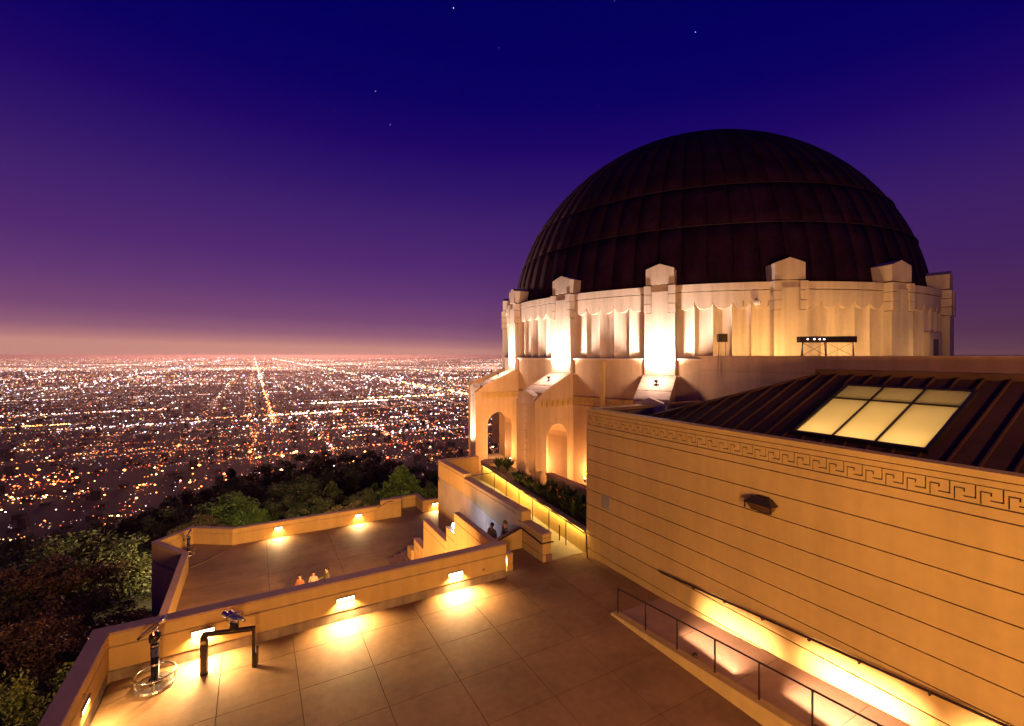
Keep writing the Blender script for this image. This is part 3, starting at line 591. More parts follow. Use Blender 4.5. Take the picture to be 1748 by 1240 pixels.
plab = ['spiky green plant with orange flowers nearest the wing corner', 'tall spiky plant against the wing corner and planter back wall', 'spiky plant leaning over the glowing planter edge, near end', 'tallest spiky plant in the planter, in front of the lit niche', 'spiky plant with orange blooms in the middle of the planter', 'dark spiky plant by the back wall in mid planter', 'spiky plant with orange blooms at the planter edge before the buttress', 'leafy plant against the back wall next to the buttress', 'low spiky plant at the planter edge below the buttress', 'spiky plant in front of the buttress foot', 'dark spiky plant left of the buttress foot', 'isolated dark clump at the far end of the planter, by the arch', 'small clump behind the isolated one at the far end', 'low filler plant between the taller ones at the near end', 'low filler plant between the blooms in mid planter']
for i, ((x, y, hh, fl), lb) in enumerate(zip(pspots, plab)): plant(x, y, pz(y)-.08, hh, 90, 40+i, lb, fl)
# ------------------------------------------------------------ main block behind the wing
mb_ = empty('main_block', (18.5, 5, 0), 'plain roof-level parapet wall behind the wing, running to the rotunda', 'building')
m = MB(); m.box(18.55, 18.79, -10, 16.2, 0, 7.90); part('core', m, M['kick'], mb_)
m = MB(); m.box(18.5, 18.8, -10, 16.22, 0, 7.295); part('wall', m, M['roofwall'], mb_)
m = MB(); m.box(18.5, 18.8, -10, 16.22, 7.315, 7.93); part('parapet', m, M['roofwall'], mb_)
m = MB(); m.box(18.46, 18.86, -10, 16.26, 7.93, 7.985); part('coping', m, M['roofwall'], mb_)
m = MB(); m.box(18.8, 40, -10, 13, 6.9, 7.0); tag(part('roof_deck', m, M['deck']), kind='structure', label='flat roof deck behind the parapet')
m = MB(); m.tube([(18.49, 13.2, 6.15), (18.44, 13.2, 6.15)], .06, 10); o = part('wall_spout', m, M['dark']); tag(o, 'small dark round spout on the wall above the roof hip', 'spout')
# ------------------------------------------------------------ rotunda
ro = empty('observatory_rotunda', (CX, CY, 0), 'round white planetarium drum with buttresses under a dark copper dome', 'building')
RD, ZC = 13.72, H+2.07
CA = math.atan2(-CY, -CX)                # direction from the centre to the camera
az0 = math.radians(90-(180+11.25))       # one buttress direction (azimuth 191.25) as a math angle
BA = [az0+k*math.pi/8 for k in range(16)]
def adiff(a, b_): return abs((a-b_+math.pi) % (2*math.pi)-math.pi)
m = MB(); m.lathe([(RD-.10, ZC+1.35)]+[((RD-.10)*math.cos(R_(q)), ZC+(RD-.10)*math.sin(R_(q))) for q in (8, 16, 24, 32, 40, 48, 56, 64, 72, 80, 86)], (CX, CY), 96)
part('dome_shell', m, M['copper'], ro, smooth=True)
lats = [6, 18.8, 29.3, 72]; NS = 72; rest = MB()
for r in range(len(lats)-1):
    la, lb = R_(lats[r]+.02), R_(lats[r+1]-.02); n = NS if r < 4 else NS//2; da = 2*math.pi/n; gap = .0022
    pm = MB(); U, Vn = (3, 5 if r < 2 else 11)
    def grid(R0, base, mbx):
        vs = [(R0*math.cos(la+(lb-la)*j/(Vn-1))*math.cos(base-da/2+gap+(da-2*gap)*i/(U-1)), R0*math.cos(la+(lb-la)*j/(Vn-1))*math.sin(base-da/2+gap+(da-2*gap)*i/(U-1)), ZC+R0*math.sin(la+(lb-la)*j/(Vn-1))) for j in range(Vn) for i in range(U)]
        inner = [(v[0]*.9935, v[1]*.9935, v[2]-.03) for v in vs]; N = U*Vn
        fs = [(j*U+i, j*U+i+1, (j+1)*U+i+1, (j+1)*U+i) for j in range(Vn-1) for i in range(U-1)]
        ed = [(i, i+1) for i in range(U-1)]+[((j*U)+U-1, (j+1)*U+U-1) for j in range(Vn-1)]+[((Vn-1)*U+i+1, (Vn-1)*U+i) for i in range(U-2, -1, -1)]+[((j+1)*U, j*U) for j in range(Vn-2, -1, -1)]
        mbx.add(vs+inner, fs+[(a, a+N, b_+N, b_) for a, b_ in ed])
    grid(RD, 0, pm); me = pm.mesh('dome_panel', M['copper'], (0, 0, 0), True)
    for k in range(n):
        a = k*da
        if adiff(a, CA) < R_(88): inst('dome_panel', me, ro, (0, 0, 0), a)
        else: grid(RD, a, rest)
rest.v = [(v[0]+CX, v[1]+CY, v[2]) for v in rest.v]; part('dome_panels_beyond', rest, M['copper'], ro, smooth=True, kind='stuff')
m = MB(); m.lathe([(RD*math.cos(R_(q)), ZC+RD*math.sin(R_(q))) for q in (72.2, 76, 80, 86, 89.5)], (CX, CY), 48); part('dome_crown', m, M['copper'], ro, smooth=True)
for q in (18.8, 29.3):
    m = MB(); rr = RD+.03; zc = ZC+rr*math.sin(R_(q)); m.tube([(CX+rr*math.cos(R_(q))*math.cos(a), CY+rr*math.cos(R_(q))*math.sin(a), zc) for a in [2*math.pi*k/128 for k in range(128)]], .03, 5, True); part('dome_ring', m, M['copper_band'], ro, smooth=True)
m = MB(); m.lathe([(14.0, H+3.32), (14.0, H+3.42), (13.5, H+3.52), (12.9, H+3.6)], (CX, CY), 128); part('gutter', m, M['copper'], ro, smooth=True)
m = MB(); m.lathe([(13.2, H+3.30), (13.2, 0)], (CX, CY), 96); part('drum_core', m, M['drum'], ro)
# lower drum wall
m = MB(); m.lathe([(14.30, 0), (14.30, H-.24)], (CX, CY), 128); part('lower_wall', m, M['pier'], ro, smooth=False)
m = MB(); m.lathe([(14.38, H-.24), (14.38, H-.16), (14.15, H-.12)], (CX, CY), 128); part('ledge', m, M['drum'], ro)
def arcbox(mb, r0, r1, a0, a1, z0, z1, n):
    for i in range(n):
        p, q = a0+(a1-a0)*i/n, a0+(a1-a0)*(i+1)/n
        mb.hexa([(r0*math.cos(p), r0*math.sin(p), z0), (r1*math.cos(p), r1*math.sin(p), z0), (r1*math.cos(q), r1*math.sin(q), z0), (r0*math.cos(q), r0*math.sin(q), z0),
                 (r0*math.cos(p), r0*math.sin(p), z1), (r1*math.cos(p), r1*math.sin(p), z1), (r1*math.cos(q), r1*math.sin(q), z1), (r0*math.cos(q), r0*math.sin(q), z1)])
# fluted bay, built once about the +X axis
def bay_mesh():
    NF, NC = 5, 12; half = math.pi/16-.051; vs = []; fs = []
    zb, zt = H-.12, H+3.02; cols = NF*NC
    for i in range(cols+1):
        a = -half+2*half*i/cols; u = (i % NC)/NC if i % NC or i == 0 else 0; u = (i/NC) % 1.0
        d = .17*max(0, 1-(2*u-1)**2)**.5 if 0 < u < 1 else 0
        zs_ = H+2.58-.40*max(0, 1-(2*u-1)**2)**.5
        for r_, z in ((14.18-d, zb), (14.18-d, zs_), (14.18, zs_+.02), (14.18, zt)): vs.append((r_*math.cos(a), r_*math.sin(a), z))
    for i in range(cols):
        for j in range(3): fs.append((i*4+j, (i+1)*4+j, (i+1)*4+j+1, i*4+j+1))
    me = MB(); me.v = vs; me.f = fs; return me.mesh('fluted_bay', M['drum'], fix=False)
bm_ = bay_mesh(); cb = MB(); arcbox(cb, 13.4, 14.22, -math.pi/16+.05, math.pi/16-.05, H+3.06, H+3.40, 8); cbm = cb.mesh('cornice_band', M['drum'])
for a in BA:
    inst('fluted_bay', bm_, ro, (0, 0, 0), a+math.pi/16); inst('cornice_band', cbm, ro, (0, 0, 0), a+math.pi/16)
# buttress, built once about the +X axis
def add_local(name, mb, m, smooth_=False): return mb.mesh(name, m, (0, 0, 0), smooth_)
hw = .715
B = {}
m = MB(); m.box(13.5, 14.50, -hw, hw, H-.95, H+2.05); B['column'] = add_local('column', m, M['drum'])
m = MB(); m.box(13.5, 14.50, -hw+.33, hw-.33, H+2.05, H+3.10); B['shaft_head'] = add_local('shaft_head', m, M['drum'])
for s_, nm in ((-1, 'a'), (1, 'b')):
    for k in range(3):
        y0_, y1_ = sorted((s_*(hw+.02), s_*(hw-.31))); m = MB(); m.box(13.5, 14.57, y0_, y1_, H+2.08+k*.445, H+2.08+k*.445+.415); B['corner_block'+nm+str(k)] = add_local('corner_block', m, M['drum'])
m = MB(); m.box(13.4, 14.40, -hw+.32, hw-.32, H+3.10, H+3.42); B['neck'] = add_local('neck', m, M['drum'])
m = MB(); hc = .66; m.extr([(-hc, H+3.46), (hc, H+3.46), (hc, H+4.22), (0, H+4.46), (-hc, H+4.22)], lambda u, v, w_: (w_, u, v), 13.05, 14.48); B['cap'] = add_local('cap', m, M['drum'])
arch = [(14.75, 0)]+[(15.55-.8*math.cos(R_(q)), 3.56+.8*math.sin(R_(q))) for q in range(0, 181, 20)]+[(16.35, 0)]
prof = [(13.9, 0)]+arch+[(17.15, 0), (17.15, H-2.35), (16.72, H-2.02), (14.5, H-1.02), (13.9, H-1.02)]
m = MB(); m.extr(prof, lambda u, v, w_: (u, w_, v), -hw-.02, hw+.02); B['pier'] = add_local('pier', m, M['pier'])
for k in range(3):
    a, b_ = 14.52+k*.74, 14.52+(k+1)*.74-.05; z_ = lambda r: H-1.02-(r-14.5)*.45
    m = MB(); m.hexa([(a, -hw-.06, z_(a)), (b_, -hw-.06, z_(b_)), (b_, hw+.06, z_(b_)), (a, hw+.06, z_(a)), (a, -hw-.06, z_(a)+.07), (b_, -hw-.06, z_(b_)+.07), (b_, hw+.06, z_(b_)+.07), (a, hw+.06, z_(a)+.07)]); B['sloped_coping'+str(k)] = add_local('sloped_coping', m, M['drum'])
m = MB(); m.extr([(-hw+.12, H-2.5), (hw-.12, H-2.5), (hw-.12, H-2.08), (0, H-1.83), (-hw+.12, H-2.08)], lambda u, v, w_: (w_, u, v), 16.75, 17.19); B['front_gable'] = add_local('front_gable', m, M['drum'])
m = MB()
for k in range(9): m.box(17.15, 17.18, -.10, .10, H-5.6+k*.34, H-5.6+k*.34+.28)
B['front_ornament'] = add_local('front_ornament', m, M['drum'])
for a in BA:
    vis = adiff(a, CA) < R_(80)
    for nm, me in B.items():
        if not vis and nm not in ('column', 'cap', 'pier', 'neck', 'shaft_head'): continue
        inst(me.name.split('.')[0], me, ro, (0, 0, 0), a)
# key-pattern frieze round the lower drum and the buttress sides
kf = MB(); kf2 = keymesh(.36, .34, .03)
kv = [v.co.copy() for v in kf2.vertices]; kp = [tuple(p.vertices) for p in kf2.polygons]
def keyrun(mat4):
    kf.add([mat4 @ v for v in kv], kp)
for a in BA:
    if adiff(a, CA) > R_(75): continue
    for k in range(12):
        b_ = a+.058+k*(math.pi/8-.116)/12; keyrun(Matrix.Translation((CX, CY, 0)) @ Matrix.Rotation(b_, 4, 'Z') @ Matrix.Translation((14.30, 0, H-2.62)))
    for s_ in (-1, 1):
        for k in range(6):
            base = Matrix.Translation((CX, CY, 0)) @ Matrix.Rotation(a, 4, 'Z') @ Matrix.Translation((14.35+.4*k, s_*(hw+.018), H-2.72))
            keyrun(base @ (Matrix.Rotation(R_(90), 4, 'Z') @ Matrix.Translation((0, -.36, 0)) if s_ > 0 else Matrix.Rotation(R_(-90), 4, 'Z') @ Matrix.Translation((0, 0, 0))))
part('key_frieze', kf, M['wall'], ro, kind='stuff', fix=False)
for zf in (H-2.72, H-2.22):
    m = MB()
    m.tube([(CX+14.305*math.cos(q), CY+14.305*math.sin(q), zf) for q in [2*math.pi*k/128 for k in range(128)]], .02, 4, True); part('string_course', m, M['kick'], ro)
def polar(phi, r, z): a = CA+R_(phi); return (CX+r*math.cos(a), CY+r*math.sin(a), z)
def face_box(mb, phi, r0, r1, hw_, z0, z1, off=0):
    a = CA+R_(phi); c, s = math.cos(a), math.sin(a); p = []
    for z in (z0, z1):
        for r, t_ in ((r0, -hw_), (r1, -hw_), (r1, hw_), (r0, hw_)): p.append((CX+r*c-(t_+off)*s, CY+r*s+(t_+off)*c, z))
    mb.hexa(p); return mb
m = MB(); face_box(m, 54.5, 13.5, 14.2, .95, H-.6, H+1.15); dr = part('door_surround', m, M['drum'], ro)
m = MB(); face_box(m, 54.5, 13.8, 14.22, .36, H-.6, H+.82); part('doorway', m, M['black'], dr)
# floodlights -------------------------------------------------------------------
def uplight(phi, r, z, tgt, power, col, label, cone=150, soft=.12, group='uplights at the foot of the buttresses', kind='SPOT', blend=.6, spill=0):
    p = polar(phi, r, z); e = empty('uplight', p, label, 'floodlight', group)
    m_ = MB(); m_.lathe([(.04, z-.16), (.04, z-.05), (.08, z-.03), (.10, z+.07), (.085, z+.07), (.07, z+.02)], p[:2], 10); part('housing', m_, M['dark'], e)
    m_ = MB(); m_.lathe([(.07, z+.022), (.01, z+.03)], p[:2], 10); part('lens', m_, M['glowwhite'], e)
    lamp(kind, e, (p[0], p[1], z+.14), tgt, power, col, soft, spot=cone, blend=blend)
    if spill: lamp('POINT', e, (p[0], p[1], z+.5), None, spill, (1, .64, .48), soft)
for phi, lb, pw in ((-73.3, 'uplight on the buttress mostly hidden behind the drum', 1300), (-50.8, 'uplight at the foot of the leftmost white-lit buttress', 1500),
                (-28.3, 'uplight at the foot of the second white-lit buttress', 1500), (-5.8, 'uplight at the foot of the white-lit buttress next to the roof wall', 1500)):
    uplight(phi, 15.45, H-1.22, polar(phi, 14.4, H+1.6), pw*1.8, (1, .80, .70), lb, 108, .12, spill=170)
for phi, pw, lb in ((12.5, 480, 'amber floodlight hidden on the roof deck, left of the lamp rack'), (27, 420, 'amber floodlight hidden on the roof deck, behind the lamp rack'), (44, 110, 'amber floodlight hidden on the roof deck by the right bay')):
    uplight(phi, 15.9, H-.45, polar(phi, 13.9, H+1.1), pw, (1, .56, .18), lb, 150, .15, 'amber roof deck floodlights')
for phi, r, z, pw, lb in ((-20.5, 14.95, 1.5, 260, 'orange niche light at the drum foot left of the downpipe'), (-13.5, 14.95, 1.5, 260, 'orange niche light at the drum foot right of the downpipe'),
                       (-34, 15.3, 1.5, 420, 'bright lamp at the drum foot behind the arch'), (-44, 15.3, 1.5, 300, 'lamp at the drum foot between the two arches'), (-58, 15.4, 1.5, 320, 'lamp at the drum foot behind the farthest arch')):
    uplight(phi, r, z, polar(phi, 14.3, z+2.0), pw, (1, .46, .17), lb, 150, .1, 'orange lights at the foot of the drum', kind='POINT')
m = MB(); face_box(m, -17.6, 14.2, 14.5, .10, 0, H-.3); part('pilaster_strip', m, M['wall'], ro)
# very bright light on the outward face of the leftmost buttress
p = polar(-53, 18.6, 2.0); e = empty('facade_floodlight', p, 'floodlight washing the outer face of the leftmost buttress white', 'floodlight')
m = MB(); m.box(p[0]-.15, p[0]+.15, p[1]-.15, p[1]+.15, 1.8, 2.0).box(p[0]-.05, p[0]+.05, p[1]-.05, p[1]+.05, -6, 1.8); part('housing', m, M['dark'], e)
lamp('SPOT', e, (p[0], p[1], 2.12), polar(-51.5, 17.15, 5.0), 1500, (1, .88, .80), .1, spot=110, blend=.6)
# unseen amber area lamps put in to warm the walls, floors and trees
def unseen_flood(loc, tgt, power, col, size, label):
    e = empty('unseen_floodlight', loc, label, 'floodlight', 'unseen amber lamps around the terrace')
    d = (Vector(tgt)-Vector(loc)).normalized(); m_ = MB(); q = Vector(loc)-d*.12; m_.box(q.x-.1, q.x+.1, q.y-.06, q.y+.06, q.z-.1, q.z+.1); part('housing', m_, M['dark'], e)
    lamp('AREA', e, loc, tgt, power, col, size, spread=170)
unseen_flood((-1.5, -5.5, 3.0), (11.7, 7, 2.5), 2500, (1, .50, .16), 3.2, 'unseen amber floodlight low below the viewpoint')  # unseen ambient lamp for the wing wall, enlarged to soften shadows
unseen_flood((6.5, -5.8, 4.2), (11.7, 2.5, 3), 260, (1, .47, .13), 2.5, 'added amber fill lamp below the viewpoint aimed at the wing')  # extra fill for the wing, added out of view
unseen_flood((2.5, -5.6, 6.8), (3, 9, 0), 270, (1, .48, .14), 3.0, 'added amber fill lamp washing the near terrace floor')  # unseen lamp added to raise the floor's brightness
unseen_flood((7.9, 17.2, -2.9), (-3.7, 29, -5), 700, (1, .50, .14), .3, 'added amber lamp on the stepped stair wall lighting the curved parapet')  # put in to brighten the bay's inner walls
unseen_flood((-6.5, 1, -1.5), (-15, 38, -9), 6500, (1, .66, .25), .5, 'added amber lamp aimed over the trees on the left')  # unseen lamp, added to lift the dark trees
unseen_flood((3, 15.3, -1.6), (-1, 34, -5.5), 6500, (1, .48, .17), 4.0, 'added amber lamp under the near terrace lighting the lower one')  # added below the parapet so the lower floor reads warm
e = empty('added_tree_lamp', (-2.2, 42.3, -7), 'added lamp hidden behind the far parapet lighting the green tree', 'floodlight')  # invented lamp, kept out of sight, to light one tree
m = MB(); m.box(-2.35, -2.05, 42.2, 42.4, -7.2, -7); part('housing', m, M['dark'], e); lamp('SPOT', e, (-2.2, 42.5, -6.85), (-4, 54, -8), 16000, (1, .80, .35), .2, spot=120)
e = empty('added_tree_lamp', (13, 44, -7), 'added lamp hidden behind the far wall lighting the feathery tree', 'floodlight')  # second invented lamp out of sight, for the feathery tree
m = MB(); m.box(12.9, 13.1, 43.9, 44.1, -7.2, -7); part('housing', m, M['dark'], e); lamp('SPOT', e, (13, 44.25, -6.85), (17, 60, -8), 14000, (1, .72, .25), .2, spot=120)
unseen_flood((11, -5.8, 9.6), (18.5, 8, 7), 520, (1, .42, .14), .5, 'added amber lamp out of view aimed at the roof wall')  # added behind the view to warm the roof wall
unseen_flood((10.3, 19.6, .55), (15.2, 22.5, 4.5), 90, (1, .42, .11), .3, 'added amber lamp hidden on the walkway aimed at the buttresses')  # added out of sight to warm the lower buttresses
# night air over the basin
m = MB(); m.box(-91000, 91000, -91000, 91000, -246, 26); hz_ = part('haze', m, bpy.data.materials.new('night_haze')); tag(hz_, 'thin pinkish night haze over the basin', kind='stuff')
hm = hz_.data.materials[0]; hm.use_nodes = True; hm.node_tree.nodes.clear(); ho = hm.node_tree.nodes.new('ShaderNodeOutputMaterial'); hv = hm.node_tree.nodes.new('ShaderNodeVolumePrincipled')
hv.inputs['Color'].default_value = (.96, .78, .74, 1); hv.inputs['Density'].default_value = 3.2e-5; hv.inputs['Anisotropy'].default_value = .68; hm.node_tree.links.new(hv.outputs[0], ho.inputs[1])
# roof things
rk = empty('lamp_rack', (20.6, 10.3, H-.03), 'dark box beam with four small lamps on a cross-braced frame before the drum', 'lamp rack')
def rkp(px_, py_, dd): return at(px_, py_, dd)
a0_, a1_ = Vector(at(1363, 607, 19)), Vector(at(1460, 607, 19)); ax = (a1_-a0_); ax.z = 0; Lr = ax.length; ax.normalize(); nx = Vector((-ax.y, ax.x, 0))
def fr(u, v, z): q = a0_+ax*u+nx*v; return (q.x, q.y, z)
zb = H-.03; m = MB()
m.hexa([fr(.0, -.1, zb+.56), fr(Lr, -.1, zb+.56), fr(Lr, .12, zb+.56), fr(0, .12, zb+.56), fr(0, -.1, zb+.80), fr(Lr, -.1, zb+.82), fr(Lr, .12, zb+.82), fr(0, .12, zb+.80)]); part('beam', m, M['dark'], rk)
for u in (.16, 1.14, 2.24): m = MB(); m.tube([fr(u, 0, zb-.6), fr(u, 0, zb+.57)], .018, 5); part('post', m, M['dark'], rk)
for u, v in ((.16, -.22), (1.05, .78), (2.2, 1.92)): m = MB(); m.tube([fr(u, -.05, zb+.57), fr(v, -.5, zb-.1)], .018, 5); part('stay', m, M['dark'], rk)
for u, v in ((.18, 1.12), (1.16, 2.22)):
    for z0_, z1_ in ((.03, .55), (.55, .03)): m = MB(); m.tube([fr(u, .02, zb+z0_), fr(v, .02, zb+z1_)], .008, 4); part('brace', m, M['dark'], rk)
for u in (.30, .57, .79, .97): m = MB(); q = Vector(fr(u, -.115, zb+.69)); m.tube([q, q-nx*.03], .028, 8); part('lamp', m, M['dots'], rk)
sp = empty('roof_speaker', at(1235, 607, 20.9), 'small dark square floodlight box on a stand at the roof edge, left of the rack', 'floodlight')
q0 = Vector(at(1227, 570, 20.9)); q1 = Vector(at(1242, 584, 20.9)); ax = (q1-q0); ax.z = 0; ax.normalize(); nx = Vector((-ax.y, ax.x, 0)); m = MB(); P_ = []
for z in (q1.z, q0.z):
    for u, v in ((0, 0), (.4, 0), (.4, .22), (0, .22)): q = q0+ax*u+nx*v; P_.append((q.x, q.y, z))
m.hexa(P_); part('box', m, M['dark'], sp)
for u in (.06, .34): m = MB(); q = q0+ax*u+nx*.1; m.tube([(q.x, q.y, q1.z), (q.x+(u-.2)*.5*ax.x, q.y+(u-.2)*.5*ax.y, H-1)], .015, 5); part('leg', m, M['bronze'], sp)
wl = empty('dome_camera', polar(11.2, 14.2, H+2.42), 'small round white lamp housing fixed high on the drum', 'lamp')
m = MB(); c_ = Vector(polar(11.2, 14.28, H+2.42)); d_ = Vector(polar(11.2, 14.5, H+2.42)); m.tube([c_, c_.lerp(d_, .3), c_.lerp(d_, .8), d_], .1, 12, rs=[.08, .14, .14, .07]); part('housing', m, M['white'], wl, smooth=True)
m = MB(); m.tube([Vector(polar(11.2, 14.15, H+2.6)), Vector(polar(11.2, 14.38, H+2.6)), Vector(polar(11.2, 14.38, H+2.5))], .025, 6); part('bracket', m, M['dark'], wl)
for k, ph in enumerate((9.0, 13.4, 14.6)):
    m = MB(); face_box(m, ph, 14.1, 14.19, .02, H+2.3, H+2.55); o = part('drum_slit', m, M['kick'], ro)
# ------------------------------------------------------------ telescopes
def telescope(loc, rz, label, sc_=1.0):
    e = empty('viewing_telescope', loc, label, 'telescope', 'public viewing telescopes on the terraces', rz)
    m_ = MB(); m_.lathe([(.40, 0), (.42, .02), (.40, .07), (.30, .09), (.10, .10)], seg=28); part('base_plate', m_, M['steel'], e, rel=True, smooth=False)
    m_ = MB(); m_.lathe([(.12, .09), (.16, .10), (.13, .16), (.085, .18), (.085, 1.05)], seg=16); part('column', m_, M['black'], e, rel=True, smooth=True)
    m_ = MB(); m_.lathe([(.088, .72), (.092, .73), (.092, .92), (.088, .93)], seg=16); part('label_band', m_, M['blue'], e, rel=True)
    m_ = MB(); m_.lathe([(.092, .50), (.096, .51), (.096, .53), (.092, .54)], seg=16).lathe([(.092, .96), (.1, .97), (.1, 1.0), (.09, 1.01)], seg=16); part('steel_collar', m_, M['steel'], e, rel=True)
    m_ = MB(); m_.tube([(.40*math.cos(a), .40*math.sin(a), .30) for a in [2*math.pi*k/28 for k in range(28)]], .028, 7, True); part('foot_ring', m_, M['steel'], e, rel=True, smooth=True)
    for k in range(4): a = 2*math.pi*k/4+.5; m_ = MB(); m_.tube([(.40*math.cos(a), .40*math.sin(a), .30), (.39*math.cos(a), .39*math.sin(a), .04)], .02, 6); part('ring_post', m_, M['steel'], e, rel=True)
    m_ = MB(); m_.lathe([(.06, 1.05), (.12, 1.07), (.13, 1.14), (.12, 1.24), (.07, 1.28)], seg=16); part('head', m_, M['black'], e, rel=True, smooth=True)
    m_ = MB(); m_.tube([(.0, .08, 1.25), (0, .08, 1.36), (.02, -.08, 1.36), (.02, -.08, 1.25)], .02, 6); part('yoke', m_, M['steel'], e, rel=True)
    d = Vector((math.cos(R_(38)), 0, math.sin(R_(38)))); c = Vector((-.02, 0, 1.42))
    m_ = MB(); m_.tube([c-d*.36, c-d*.30, c+d*.12, c+d*.14, c+d*.34], .05, 12, rs=[.045, .052, .052, .064, .066]); part('telescope_tube', m_, M['steel'], e, rel=True, smooth=True)
    m_ = MB(); m_.tube([c-d*.47, c-d*.35], .03, 10); part('eyepiece', m_, M['black'], e, rel=True); m_ = MB(); m_.tube([c+d*.335, c+d*.345], .055, 12); part('objective_lens', m_, M['blue'], e, rel=True)
    return e
telescope((-2.09, 14.03, 0), R_(-24), 'steel telescope on a black column and round foot ring in the near terrace corner')
telescope((-3.95, 38.9, -5.8), R_(60), 'distant black column telescope standing in the pointed bay of the lower terrace')
bs = empty('binocular_stand', (-.55, 13.8, 0), 'dark bridge-shaped metal stand carrying a wheelchair-height viewer by the lit wall', 'viewer stand')
bs_pts = (Vector((-1.09, 13.94, 0)), Vector((.0, 13.64, 0)))
ax = (bs_pts[1]-bs_pts[0]).normalized(); nx = Vector((-ax.y, ax.x, 0)); ang = math.atan2(ax.y, ax.x)
def bb(mb, c, hx, hy, z0, z1):
    p = []
    for z in (z0, z1):
        for u, v in ((-hx, -hy), (hx, -hy), (hx, hy), (-hx, hy)): q = c+ax*u+nx*v; p.append((q.x, q.y, z))
    mb.hexa(p); return mb
m = MB(); bb(m, bs_pts[0], .075, .06, .012, .93); bevel(part('pedestal', m, M['dark'], bs), .008); m = MB(); bb(m, bs_pts[0], .11, .1, 0, .012); part('base_plate', m, M['dark'], bs)
m = MB(); bb(m, bs_pts[0], .06, .065, .76, .84); part('slot_plate', m, M['steel'], bs)
L2 = (bs_pts[1]-bs_pts[0]).length; mid = (bs_pts[0]+bs_pts[1])/2
m = MB(); bb(m, mid, L2/2+.03, .045, .93, 1.02); part('crossbar', m, M['dark'], bs)
m = MB(); bb(m, bs_pts[1], .03, .04, .02, .93); part('leg', m, M['dark'], bs); m = MB(); bb(m, bs_pts[1]+ax*.03, .055, .05, 0, .32); part('foot_box', m, M['dark'], bs); m = MB(); bb(m, bs_pts[1]+ax*.085, .02, .04, .1, .50); part('side_plate', m, M['bronze'], bs)
c = bs_pts[0]+ax*(L2*.60)
m = MB(); m.lathe([(.10, 1.02), (.11, 1.04), (.11, 1.20), (.09, 1.22)], (c.x, c.y), 14); part('swivel', m, M['black'], bs, smooth=False)
for s_ in (-1, 1): m = MB(); q = c+ax*.07*s_; m.tube([(q.x+.16, q.y-.22, 1.30), (q.x-.05, q.y+.06, 1.34), (q.x-.16, q.y+.22, 1.37)], .06, 10, rs=[.04, .06, .075]); part('eyepiece_tube', m, M['steel'], bs, smooth=True)
m = MB(); m.tube([(c.x-.13, c.y, 1.22), (c.x-.18, c.y, 1.38), (c.x, c.y+.02, 1.43), (c.x+.2, c.y, 1.40), (c.x+.13, c.y, 1.22)], .018, 6); part('bracket', m, M['steel'], bs)
